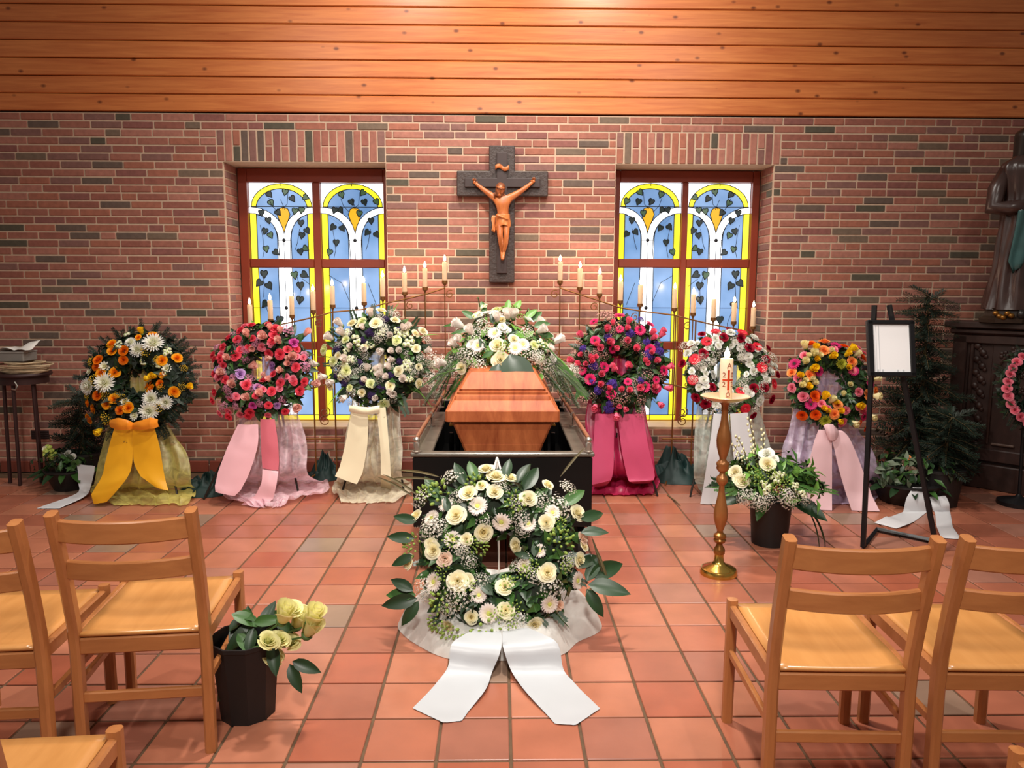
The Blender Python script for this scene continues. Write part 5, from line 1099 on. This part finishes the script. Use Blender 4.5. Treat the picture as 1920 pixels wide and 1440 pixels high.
for i in range(13):
    p = Vector((random.uniform(-.04, .16), random.uniform(-.08, .06), random.uniform(.27, .40))); leaf(LEAF[random.choice('ddm')], p, Vector((random.uniform(-.4, 1), random.uniform(-.8, .3), random.uniform(-.5, .4))), Vector((0, -.6, .8))+rv(.4), random.uniform(.08, .13), t)
for x, y, dx, dy in ((560, 1240, 1, -.3), (555, 1245, .4, -.8), (480, 1190, -.2, 1), (500, 1180, .2, .8), (450, 1240, -.6, .3), (455, 1265, -.3, -.4), (470, 1250, -.8, 0)):
    leaf(LEAF['d'], at(x-12, y, rb.y-.04)-rb, Vector((dx, -.2, dy)), Vector((0, -.8, .5)), .11, t)
# small planters by the wall
def planter(label, c, r, h, seed, nf, flw, mats=(DG, MG), ribs=()):
    random.seed(seed); t = thing('planted_bowl', label, 'planter', (c.x, c.y, 0), group='planted bowls by the wall'); o = t.location
    b = MB(); b.lathe([(.002, 0), (r*.62, 0), (r, h), (r*1.03, h), (r*1.03, h+.012), (r*.95, h+.012), (.002, h-.01)], 20, cap=False); b.build('bowl', POT, t, True, .5)
    f_ = MB()
    for i in range(nf):
        v = rv(1); v.z = abs(v.z); p = Vector((v.x*r*1.05, v.y*r*.95, h+v.z*r*.75)); leafmass(f_, p, v+Vector((0, 0, .4))+rv(.4), v+rv(.5), random.uniform(.06, .10), .035, random.choice(range(len(mats))))
    f_.build('foliage', list(mats), t, True, None, kind='stuff')
    for i in range(14):
        a = 2*pi*i/14; leaf(LEAF[random.choice('dm')], Vector((cos(a)*r*.9, sin(a)*r*.8, h)), Vector((cos(a), sin(a), random.uniform(-.2, .5))), Vector((0, -.3, 1)), random.uniform(.09, .14), t)
    for k, px, py, pr in flw: P = at(px, py, c.y-.05)-o; flower(k, P, Vector((0, -.8, .5))+rv(.3), pr, t)
    return t
kind('limec', 'spray_daisy', BT, petal('lime floret', (206, 222, 110)), LIMED, .2)
c1 = fl(112, 925); c1.y += .14
pl = planter('low dark planter with white and lime blooms beside the gold ribbon', c1, .17, .15, 31, 160, [('limec', 92, 846, .045), ('limec', 100, 852, .045), ('wcar', 118, 857, .038), ('wcar', 128, 853, .04), ('wcar', 138, 858, .035), ('wcar', 110, 863, .03), ('narc', 86, 842, .025)])
sheet('ribbon_tail', [(144, 870, 178, 874, c1.y-.13), (146, 885, 176, 888, c1.y-.17), (147, 905, 170, 912, c1.y-.18), (144, 925, 160, 930, None, .03), (88, 946, 112, 953, None, .006), (69, 953, 84, 953, None, .005)], WHITR, pl, curl=.004)
c2 = fl(1722, 955); c2.y += .2
pl = planter('long dark planter with pink and peach blooms under the black stand', c2, .25, .15, 32, 240, [('peach', 1695, 872, .045), ('peach', 1708, 884, .045), ('peach', 1716, 864, .035), ('pink', 1752, 899, .045), ('pink', 1758, 913, .045), ('pink', 1766, 905, .035), ('or', 1702, 858, .022), ('or', 1742, 860, .022), ('wger', 1733, 872, .03)], (DG, MG, GG))
for i in range(14): leaf(HEATH, Vector((-.18+random.uniform(-.06, .06), -.08+random.uniform(-.06, .06), .14)), Vector((random.uniform(-.5, .3), -.2, 1)), Vector((0, -1, .2)), random.uniform(.12, .18), pl)
sheet('ribbon_tail', [(1712, 914, 1735, 914, c2.y-.22), (1700, 935, 1738, 938, c2.y-.27), (1688, 972, 1735, 970, c2.y-.30, .0), (1662, 968, 1700, 984, None, .02), (1640, 980, 1680, 991, None, .006)], WHITR, pl, curl=.004)
sheet('ribbon_tail', [(1743, 932, 1773, 930, c2.y-.22), (1748, 950, 1780, 945, c2.y-.27), (1752, 975, 1781, 972, c2.y-.30), (1758, 992, 1788, 990, None, .03), (1765, 1008, 1803, 1011, None, .006)], WHITR, pl, curl=.004)
# dark conifers
def conifer(label, c, h, r, seed, n, pots=True, lean=0):
    random.seed(seed); t = thing('potted_conifer', label, 'plant', (c.x, c.y, 0), group='dark conifers')
    b = MB(); b.lathe([(.002, 0), (.12, 0), (.15, .25), (.16, .25), (.16, .27), (.14, .27), (.002, .25)], 18, cap=False); b.build('pot', POT, t, True, .5)
    b = MB(); b.tube([(0, 0, .24), (lean*.3, 0, h*.5), (lean, 0, h*.97)], [.022, .016, .006], 6); b.build('trunk', OG, t)
    for i in range(n):
        k = (i+.5)/n; z = lerp(.28, h, k); a = i*2.399+random.uniform(-.3, .3); rr = r*(1-k)**.55*random.uniform(.6, 1.05)
        leaf(FIR, Vector((lean*k, 0, z)), Vector((cos(a), sin(a), random.uniform(.05, .75))), Vector((0, -.3, 1))+rv(.3), max(.22, rr*1.05), t, 1.25)
    return t
conifer('tall dark potted conifer behind the black stand with the white sheet', Vector((3.28, 5.72, 0)), 1.52, .48, 5, 110)
conifer('small dark potted conifer in the shade beside the gold and white wreath', Vector((-3.28, 5.86, 0)), .72, .34, 6, 46)
conifer('loose low evergreen in the shade beside the carved altar', Vector((3.22, 5.30, 0)), .66, .28, 7, 46, lean=.05)
# dark green cloths
GC = plain('bottle green cloth', (16, 46, 44), .6, var=.25, scale=6)
for lab, (x, y), rx, ry, h, sd in (('bottle green cloth heaped between the gold and coral wreaths', (392, 918), .22, .20, .13, 1), ('bottle green cloth heaped between the coral and ivory wreaths', (612, 892), .15, .16, .16, 2), ('bottle green cloth heaped between the hot pink and red wreaths', (1264, 893), .24, .24, .20, 3)):
    p = fl(x, y); p.y -= .05; heap('dark_cloth', lab, p, rx, ry, h, GC, sd+20, group='bottle green cloths', wr=1.5, n=60, m=16)
a, b_ = fl(1252, 930), fl(1276, 950); b = MB(); b.tube([(0, 0, .006), ((b_.x-a.x)*.6, (b_.y-a.y)*.6, .012), (b_.x-a.x, b_.y-a.y, .006)], [.005, .004, .002], 6); o_ = b.build('fallen_twig', OG); o_.location = (a.x, a.y, 0); tag(o_, 'thin brown twig lying on the tiles near the green cloth', 'twig')
# ================================================================== BLACK DISPLAY STAND
BKM = plain('black satin metal', (20, 19, 22), .4, .2)
st = thing('display_stand', 'black floor stand with a framed white sheet beside the carved altar', 'stand', (2.32, 4.42, 0)); so = st.location
la, ra = fl(1618, 1029), fl(1758, 1043); lt, rtp = at(1634, 690, 4.42), at(1690, 690, 4.42); bl_, br = fl(1652, 1004), fl(1745, 1026)
for p, q_ in ((la, lt), (ra, rtp)):
    b = MB(); d = (q_-p); e = p+d*1.0; b.tube([p+Vector((0, 0, .012))-so, e-so, p+d*1.34-so], .0175, 4); b.build('leg', BKM, st, True, .5)
b = MB(); b.tube([la+Vector((0, 0, .016))-so, bl_+Vector((0, .06, .02))-so, br+Vector((.05, .05, .02))-so], .016, 4); b.build('foot_rail', BKM, st, True, .5)
b = MB(); b.tube([(lt.x-.06-so.x, .0, lt.z-so.z), (rtp.x+.06-so.x, .0, lt.z-so.z)], .014, 4); b.build('ledge', BKM, st, True, .5)
Q = [at(*c) for c in ((1621, 600, 4.40), (1709, 602, 4.40), (1719, 705, 4.33), (1632, 706, 4.33))]; ctr_ = sum(Q, Vector())/4; fx = ((Q[1]-Q[0])+(Q[2]-Q[3])).normalized(); fz = ((Q[0]-Q[3])+(Q[1]-Q[2])); fz = (fz-fx*fz.dot(fx)).normalized(); fy = fz.cross(fx)
M = Matrix((fx, fy, fz)).transposed().to_4x4(); M.translation = ctr_-so; wdt, hgt = ((Q[1]-Q[0]).length+(Q[2]-Q[3]).length)/2, ((Q[0]-Q[3]).length+(Q[1]-Q[2]).length)/2
b = MB(); b.box((0, .008, 0), (wdt-.02, .014, hgt-.02), .002, 0, M); fb = b.build('backboard', BKM, st, True, .3)
for c, d in (((0, 0, hgt/2-.012), (wdt, .03, .026)), ((0, 0, -hgt/2+.012), (wdt, .03, .026)), ((-wdt/2+.016, 0, 0), (.034, .03, hgt)), ((wdt/2-.014, 0, 0), (.03, .03, hgt))):
    b = MB(); b.box(c, d, .004, 0, M); b.build('frame_bar', BKM, st, True, .3)
SHT = plain('white printed sheet', (250, 250, 252), .35, var=.01); GRY = plain('pale grey print', (206, 208, 212), .5, var=.05)
b = MB(); b.box((0, -.003, 0), (wdt-.045, .004, hgt-.04), 0, 0, M); sh = b.build('sheet', SHT, st, False)
b = MB(); b.box((-wdt*.26, -.0055, 0), (.004, .0012, hgt*.86), 0, 0, M); b.build('printed_line', GRY, sh, False)
b = MB(); b.box((-wdt*.32, -.0055, 0), (.002, .0012, hgt*.86), 0, 0, M); b.build('printed_line', GRY, sh, False)
b = MB(); b.box((0, -.0055, hgt*.41), (wdt*.72, .0012, .003), 0, 0, M); b.build('printed_line', GRY, sh, False)
for x in (-.30, -.2, .12, .24): b = MB(); b.box((wdt*x, -.0055, -hgt*.40), (.012, .0012, .014), 0, 0, M); b.build('printed_mark', GRY, sh, False)
# ================================================================== CHAIRS
BEE = wood('varnished beech', (164, 102, 58), (184, 120, 70), .32, (6, 6, 1), 5, False, .04, coat=.3); BEX = wood('varnished beech rail', (164, 102, 58), (184, 120, 70), .32, (1, 6, 6), 5, False, .04, coat=.3)
SEAT = wood('honey plywood seat', (196, 134, 72), (214, 152, 88), .28, (6, 1, 3), 3, False, .04, coat=.4); RUBF = plain('felt glide', (48, 38, 32), .9)
ch0 = thing('chair', 'beech chair standing beside the black bucket of roses', 'chair', group='beech chairs')
def bar3(nm, pts, w, d, mat, parent, bev=.006):
    """shaped rail of rectangular section through pts"""
    b = MB(); rows = []; n = len(pts)
    for i, p in enumerate(pts):
        p = Vector(p); t = (Vector(pts[min(i+1, n-1)])-Vector(pts[max(i-1, 0)])).normalized(); s_ = Vector((0, 1, 0)) if abs(t.x) > .7 else Vector((1, 0, 0)); s_ = (s_-t*s_.dot(t)).normalized(); u = t.cross(s_)
        k = .72 if i in (0, n-1) and n > 4 else 1; hw, hd = w/2, d/2; c = min(hw, hd)*.45
        rows.append([p+s_*x*1+u*z for x, z in ((-hw+c, -hd), (hw-c, -hd), (hw, -hd+c), (hw, hd-c), (hw-c, hd), (-hw+c, hd), (-hw, hd-c), (-hw, -hd+c))])
    b.grid(rows, close=True); N_ = len(b.v); b.f.append(tuple(range(7, -1, -1))); b.f.append(tuple(range(N_-8, N_))); b.m += [0, 0]
    return b.build(nm, mat, parent, True, .6)
for s_ in (-1, 1):
    l_ = bar3('front_leg', [(s_*.212, .215, 0), (s_*.211, .215, .2), (s_*.21, .215, .43), (s_*.21, .215, .455), (s_*.21, .215, .466)], .036, .036, BEE, ch0)
    b = MB(); b.lathe([(.002, -.0), (.014, 0), (.014, .006), (.002, .006)], 10, M=Matrix.Translation((s_*.212, .215, 0))); b.build('glide', RUBF, l_)
    l_ = bar3('back_leg', [(s_*.205, -.215, 0), (s_*.205, -.215, .18), (s_*.205, -.213, .38), (s_*.205, -.220, .48), (s_*.206, -.245, .62), (s_*.207, -.283, .78), (s_*.207, -.302, .855), (s_*.207, -.306, .872)], .034, .044, BEE, ch0)
    b = MB(); b.lathe([(.002, 0), (.014, 0), (.014, .006), (.002, .006)], 10, M=Matrix.Translation((s_*.205, -.215, 0))); b.build('glide', RUBF, l_)
    bar3('side_rail', [(s_*.206, -.21, .415), (s_*.21, .21, .425)], .024, .05, BEE, ch0); bar3('side_stretcher', [(s_*.206, -.21, .26), (s_*.211, .21, .27)], .018, .03, BEE, ch0)
arcx = lambda y, z, dip, n=9: [(lerp(-.195, .195, i/n), y-dip*(1-(2*i/n-1)**2), z-.004*(1-(2*i/n-1)**2)) for i in range(n+1)]
bar3('top_rail', arcx(-.292, .812, .03), .020, .072, BEX, ch0); bar3('lower_back_rail', arcx(-.258, .675, .028), .020, .062, BEX, ch0)
bar3('seat_apron', [(-.19, -.213, .395), (.19, -.213, .395)], .022, .056, BEX, ch0); bar3('seat_apron', [(-.19, .212, .40), (.19, .212, .40)], .022, .05, BEX, ch0); bar3('back_stretcher', [(-.19, -.213, .215), (.19, -.213, .215)], .018, .036, BEX, ch0)
g = []
for i in range(13):
    y = lerp(-.222, .225, i/12); row = []
    for j in range(11):
        x = lerp(-.194, .194, j/10); row.append((x, y, .446-.012*cos(pi*x/.42)*sin(pi*(i/12)**.8)-.006*sm(1-i/3)))
    g.append(row)
b = MB(); b.grid(g); o_ = b.build('seat', SEAT, ch0, True, None); md = o_.modifiers.new('ply', 'SOLIDIFY'); md.thickness = .011; md.offset = -1
b = MB(); b.box((-.13, .10, .05), (.001, .001, .001)) if False else None
CHS = [(-1.205, 2.59, 5.5, None), (-1.665, 2.47, 4, 'beech chair cut off by the frame edge, beside the chair by the rose bucket'), (1.035, 2.325, -2, 'beech chair nearest the tall candle stand, its back towards us'), (1.535, 2.32, -1.5, 'beech chair half cut by the frame edge in front of the black display stand'),
       (-1.16, 1.545, 4, 'beech chair of which only a seat corner shows, behind the rose bucket chair'), (1.455, 1.44, -2, 'beech chair of which only one front leg tip shows at the lower frame edge')]
for i, (x, y, r_, lab) in enumerate(CHS):
    if i == 0: ch0.location = (x, y, 0); ch0.rotation_euler = (0, 0, radians(r_))
    else: dup(ch0, (x, y, 0), radians(r_), lab)
# ================================================================== CARVED ALTAR, STATUE
AW = wood('black brown oak', (40, 24, 20), (56, 34, 28), .45, (2, 2, 1), 6, False, .05); ang = radians(-47)
A0 = Vector((3.62, 5.93, 0)); AWD = 1.9
al = thing('side_altar', 'carved dark oak side altar set slantwise before the brick wall', 'altar', A0, (0, 0, ang))
def abox(nm, c, d, bev=.008, parent=None): m_ = MB(); m_.box(c, d, bev); return m_.build(nm, AW, parent or al, True, .3)
abox('plinth', (AWD/2, .13, .10), (AWD+.12, .30, .20)); abox('carcass', (AWD/2, .14, .70), (AWD, .22, 1.02)); abox('top_slab', (AWD/2, .12, 1.285), (AWD+.12, .34, .05)); abox('cornice', (AWD/2, .12, 1.235), (AWD+.05, .29, .05), .015)
abox('bottom_rail', (AWD/2, .02, .27), (AWD, .05, .10)); abox('frame_stile', (.05, .02, .70), (.10, .05, 1.0)); abox('inner_stile', (.135, .03, .72), (.03, .04, .90)); abox('top_rail', (AWD/2, .02, 1.175), (AWD, .05, .07))
def tracery(x0, x1, nm):
    """gothic carving: leaf column, pointed arch with cusps and rosettes"""
    p = put(nm, None, al); b = MB(); xm = (x0+x1)/2; hw = (x1-x0)/2
    b.box((xm, .028, .72), (x1-x0-.01, .012, .86), .004); b.build('panel_field', AW, p, True, .3)
    for k, (rr, zb) in enumerate(((.92, .80), (.62, .80))):
        m_ = MB(); a = [(xm-hw*rr, .015, .36 if k == 0 else .80)]+[(xm-hw*rr+hw*rr*(1-cos(t)), .012, zb+hw*rr*1.5*sin(t)) for t in [pi/2*i/8 for i in range(9)]]
        m_.tube(a, .011, 6); m_.tube([(2*xm-q_[0], q_[1], q_[2]) for q_ in a], .011, 6); m_.build('arch_moulding', AW, p)
    for dx, z in ((0, .92), (-.5, .86), (.5, .86), (-.62, 1.06), (.62, 1.06), (0, .80), (-.3, 1.10), (.3, 1.10)):
        m_ = MB()
        for q_ in range(5): a = 2*pi*q_/5; m_.ball((xm+hw*dx+.022*cos(a), .016, z+.022*sin(a)), (.016, .012, .016), 7, 4)
        m_.ball((xm+hw*dx, .012, z), .012, 7, 4); m_.build('rosette', AW, p)
    m_ = MB(); m_.box((xm-hw*.45, .02, .36), (hw*.7, .03, .02), .006); m_.build('ledge', plain('worn oak edge', (86, 64, 54), .5), p, True, .3)
for k in range(3): tracery(.27+.5*k, .72+.5*k, 'carved_panel')
lc = put('leaf_carving', None, al)
for i in range(16):
    z = .34+.052*i; b = MB(); b.ball((.19+.02*(-1)**i, .02, z), (.026, .016, .03), 8, 5); b.ball((.21-.02*(-1)**i, .022, z+.026), (.018, .012, .018), 7, 4); b.build('carved_leaf', AW, lc)
# statue of a veiled woman
SX, SY, SZ = A0.x+.37*cos(ang)-.10*sin(ang)-.02, A0.y+.40*sin(ang)+.10*cos(ang), 1.31
stt = thing('statue', 'dark carved statue of a veiled woman with teal sash on the altar', 'statue', (SX, SY, SZ), (0, 0, radians(-12)))
ROB = plain('dark umber polychrome', (62, 42, 38), .3, var=.35, scale=9, bump=.1, spec=.7); SKN = plain('gilded brown face', (196, 130, 78), .32, .2, var=.15, scale=12, spec=.6); VEI = plain('near black veil', (34, 30, 28), .35, var=.3, scale=10); TEA = plain('teal sash paint', (52, 92, 92), .28, var=.3, scale=12, spec=.7); GLD = plain('old gilding', (150, 104, 46), .3, .75, var=.3, scale=20)
prof = [(0, .20, .15), (.06, .195, .145), (.2, .18, .13), (.4, .165, .12), (.6, .155, .115), (.75, .145, .11), (.85, .135, .10), (.95, .15, .105), (1.05, .165, .11), (1.10, .14, .09), (1.13, .075, .065), (1.16, .045, .045)]
g = []
for i in range(34):
    z = 1.16*i/33; j = max(k for k in range(len(prof)-1) if prof[k][0] <= z+1e-6); t = (z-prof[j][0])/(prof[j+1][0]-prof[j][0]); rx, ry = lerp(prof[j][1], prof[j+1][1], t), lerp(prof[j][2], prof[j+1][2], t); row = []
    for k in range(73):
        a = 2*pi*k/72; fd = 1+(.13*abs(sin(5*a+2.2*z+1.1*sin(3*z)))-.06+.06*sin(13*a-3*z+2*sin(2*a)))*(.35+.65*sm((1.0-z)/.6))+.07*nz(3*cos(a), 3*sin(a), z*5)
        row.append((rx*fd*cos(a)+.02*sin(z*3), ry*fd*sin(a), .10+z))
    g.append(row)
b = MB(); b.grid(g); b.build('robe', ROB, stt, True, None)
hz = 1.345; Mh = Matrix.Translation((.015, -.012, hz)) @ Matrix.Rotation(radians(8), 4, 'X') @ Matrix.Rotation(radians(-4), 4, 'Y')
b = MB(); b.lathe([(.004, -.085), (.030, -.078), (.050, -.055), (.062, -.02), (.066, .015), (.060, .05), (.036, .074), (.004, .08)], 20, M=Mh, sy=1.12)
b.tube([Mh @ Vector((0, .01, -.07)), Mh @ Vector((0, .015, -.15))], [.034, .04], 12); b.add([(-.010, -.068, -.022), (.010, -.068, -.022), (0, -.090, -.018), (0, -.070, .022)], [(0, 1, 2), (0, 2, 3), (2, 1, 3)], 0, Mh)
b.ball((0, -.062, -.045), (.017, .010, .005), 8, 5, 0, Mh); b.ball((0, -.046, -.068), (.017, .013, .012), 8, 5, 0, Mh); b.ball((-.026, -.062, .012), (.014, .006, .006), 8, 5, 0, Mh); b.ball((.026, -.062, .012), (.014, .006, .006), 8, 5, 0, Mh); b.build('head', SKN, stt, True, None)
for sx in (-1, 1): b = MB(); b.ball((sx*.026, -.0665, .012), (.008, .004, .0035), 8, 5, 0, Mh); b.build('eye', VEI, stt, True, None)
g = []
for i in range(14):
    t = i/13; z = lerp(.105, -.19, t); rr = lerp(.002, .086, sm(t*4.2+.22)) if i else .001+.075*sm((t-.5)*2); row = []
    for k in range(25):
        op = lerp(2, 33, sm((t-.10)*4)); a = lerp(radians(-90+op), radians(270-op), k/24); row.append(Mh @ Vector((rr*cos(a)*1.02, rr*sin(a)*1.05+.012+.012*sin(5*a)*t, z)))
    g.append(row)
b = MB(); b.grid(g); o_ = b.build('veil', VEI, stt, True, None); md = o_.modifiers.new('body', 'SOLIDIFY'); md.thickness = .012
for sx in (-1, 1):
    b = MB(); el = Vector((sx*.205, -.03, .86)); hd = Vector((sx*.025+.02, -.165, .885+.02*sx)); b.tube([(sx*.13, 0, 1.13), (sx*.185, -.01, 1.0), el, el.lerp(hd, .45)+Vector((0, 0, -.01)), hd.lerp(el, .18)], [.05, .062, .066, .058, .045], 12); b.build('sleeve', ROB, stt, True, None)
    b = MB(); dr = (hd-el).normalized(); b.ball(hd, (.03, .018, .022), 10, 6)
    for k in range(4): q_ = hd+dr*.02+Vector((0, -.012, .014-.010*k)); L_ = (.05, .056, .052, .042)[k]; b.tube([q_, q_+dr*L_*.55+Vector((0, -.006, 0)), q_+dr*L_+Vector((0, .004, -.004))], [.0085, .0078, .005], 7)
    q_ = hd+Vector((0, -.01, .016)); b.tube([q_, q_+dr*.016+Vector((0, -.008, .018)), q_+dr*.03+Vector((0, -.008, .03))], [.009, .008, .005], 7); b.build('hand', SKN, stt, True, None)
g = []
for i in range(12):
    t = i/11; z = lerp(.86, .40, t); wd = .055+.02*t-.05*sm((t-.8)*5); row = []
    for k in range(9): s_ = -1+k/4; row.append((-.02+wd*s_-.03*t, -.155+.012*cos(s_*4+2*t)+.02*t+.02*s_*s_, z+.03*s_*t))
    g.append(row)
b = MB(); b.grid(g); o_ = b.build('sash', TEA, stt, True, None); md = o_.modifiers.new('body', 'SOLIDIFY'); md.thickness = .012
b = MB(); b.lathe([(.02, 0), (.23, 0), (.235, .03), (.20, .05), (.195, .09), (.21, .11), (.02, .115)], 8, sy=.72); b.build('pedestal', plain('dark pedestal', (50, 36, 26), .4, var=.3), stt, True, .4)
for sx in (-1, 1):
    b = MB()
    for i in range(5): b.ball((sx*(.07+.022*i), -.155+.012*i, .055+.018*sin(i*2)), (.024, .016, .02), 7, 5)
    b.build('gilt_foliage', GLD, stt, True, None)
b = MB(); b.ball((.0, -.15, .065), (.034, .03, .04), 10, 7); b.build('cherub_head', VEI, stt, True, None)
# hanging plant on the altar and the wreath with the pink rose band
random.seed(44); pp = Vector((A0.x+.80*cos(ang)-.06*sin(ang), A0.y+.80*sin(ang)+.06*cos(ang), 1.311)); t = thing('potted_fern', 'bushy green fern spilling over the edge of the carved altar', 'plant', pp)
b = MB(); b.lathe([(.002, 0), (.07, 0), (.085, .10), (.075, .10), (.002, .09)], 16, cap=False); b.build('pot', POT, t, True, .5)
for i in range(70):
    a = random.uniform(0, 2*pi); el = random.uniform(-.7, .9); leaf(random.choice([FERN, FERN, LANCE['m'], FERND]), Vector((cos(a)*.04, sin(a)*.04, .09)), Vector((cos(a), sin(a), el)), Vector((0, -.4, 1))+rv(.3), random.uniform(.16, .26), t, 1.1)
wreath('band', 'fir wreath with a band of pink roses at the frame edge before the altar', (1952, 731), 92, 5.15, 12, dict(p='pink'), ' '.join('p,%d,%d,%d' % (71*cos(2*pi*i/32), 71*sin(2*pi*i/32), 8) for i in range(32)), (0, 0), 92, .62, (FG, DG), 420, ((FIR, 34, .22, .34, .3),), (24, 34, 22))
w_2, R_, sf, ctr_ = WR['band']; t = thing('wreath_stand', 'black wreath stand with a heavy round foot at the frame edge', 'stand', (ctr_.x, ctr_.y+.12, 0)); o = t.location
b = MB(); b.lathe([(.01, 0), (.14, 0), (.14, .03), (.03, .06), (.012, .08)], 24); b.build('foot', BKM, t); b = MB(); b.tube([(0, 0, .06), (0, .04, ctr_.z+R_*.9)], .012, 10); b.build('pole', BKM, t); b = MB(); b.tube([(0, .04, ctr_.z+R_*.75), (0, -.14, ctr_.z+R_*.72), (0, -.16, ctr_.z+R_*.78)], .008, 8); b.build('hook', BKM, t)
# ================================================================== PLANT TABLE BY THE WALL
random.seed(50); tp = Vector((-3.78, 5.98, 0)); RBM = plain('red brown iron', (58, 34, 32), .5, .3); t = thing('plant_table', 'tall three-legged dark iron table by the wall, cut by the frame edge', 'table', tp)
b = MB(); b.lathe([(.01, .86), (.20, .86), (.205, .872), (.20, .886), (.01, .886)], 28); b.build('table_top', RBM, t); b = MB(); b.lathe([(.17, .80), (.178, .80), (.178, .858), (.17, .858)], 28, cap=False); b.build('apron_ring', RBM, t)
for a in (-150, -90, -30, 90): x, y = .13*cos(radians(a)), .13*sin(radians(a)); b = MB(); b.tube([(x, y, .86), (x*1.05, y*1.05, .4), (x*1.1, y*1.1, .002)], .014, 8); b.build('leg', RBM, t)
b = MB(); b.tube([(.05, -.185, .83), (.075, -.195, .80), (.06, -.20, .77), (.03, -.195, .775)], .006, 6); b.build('hook', STEEL, t)
ROPE = plain('pale raffia cord', (196, 172, 138), .8, var=.3, scale=30); rp = thing('cord_bundle', 'loose coil of pale raffia cord lying on the iron table', 'cord', tp+Vector((.04, -.03, .887)))
for k in range(9):
    pts = []; r1 = random.uniform(.10, .19); ph = random.uniform(0, 6)
    for i in range(26): a = 2*pi*i/25*1.05+ph; pts.append((r1*cos(a)*1.1+.012*nz(i*.4, k), r1*sin(a)*.8+.012*nz(i*.4, k+9), .008+.009*k+.008*nz(i*.3, k+20)))
    b = MB(); b.tube(pts, .0065, 6); b.build('strand', ROPE, rp)
bx = thing('grey_box', 'flat grey box lying on the raffia cord', 'box', tp+Vector((-.06, .0, .975))); b = MB(); b.box((0, 0, .035), (.26, .18, .07), .006); b.build('carton', plain('grey card', (128, 122, 116), .7), bx, True, .3); b = MB(); b.box((0, 0, .074), (.268, .188, .012), .004); b.build('lid', plain('grey card lid', (146, 140, 134), .7), bx, True, .3)
g = []
for i in range(11):
    row = []
    for j in range(9): x, y = lerp(-.15, .15, i/10), lerp(-.10, .10, j/8); row.append((x, y, .012+.045*abs(nz(x*7, y*7, 3))+.06*sm((i-5)/4)*sm((j)/6)))
    g.append(row)
b = MB(); b.grid(g); o_ = b.build('crumpled_paper', plain('white paper', (232, 228, 222), .6, var=.03)); o_.location = tp+Vector((-.02, .0, 1.052)); md = o_.modifiers.new('body', 'SOLIDIFY'); md.thickness = .0015; tag(o_, 'crumpled white paper on the grey box upon the iron table', 'paper')
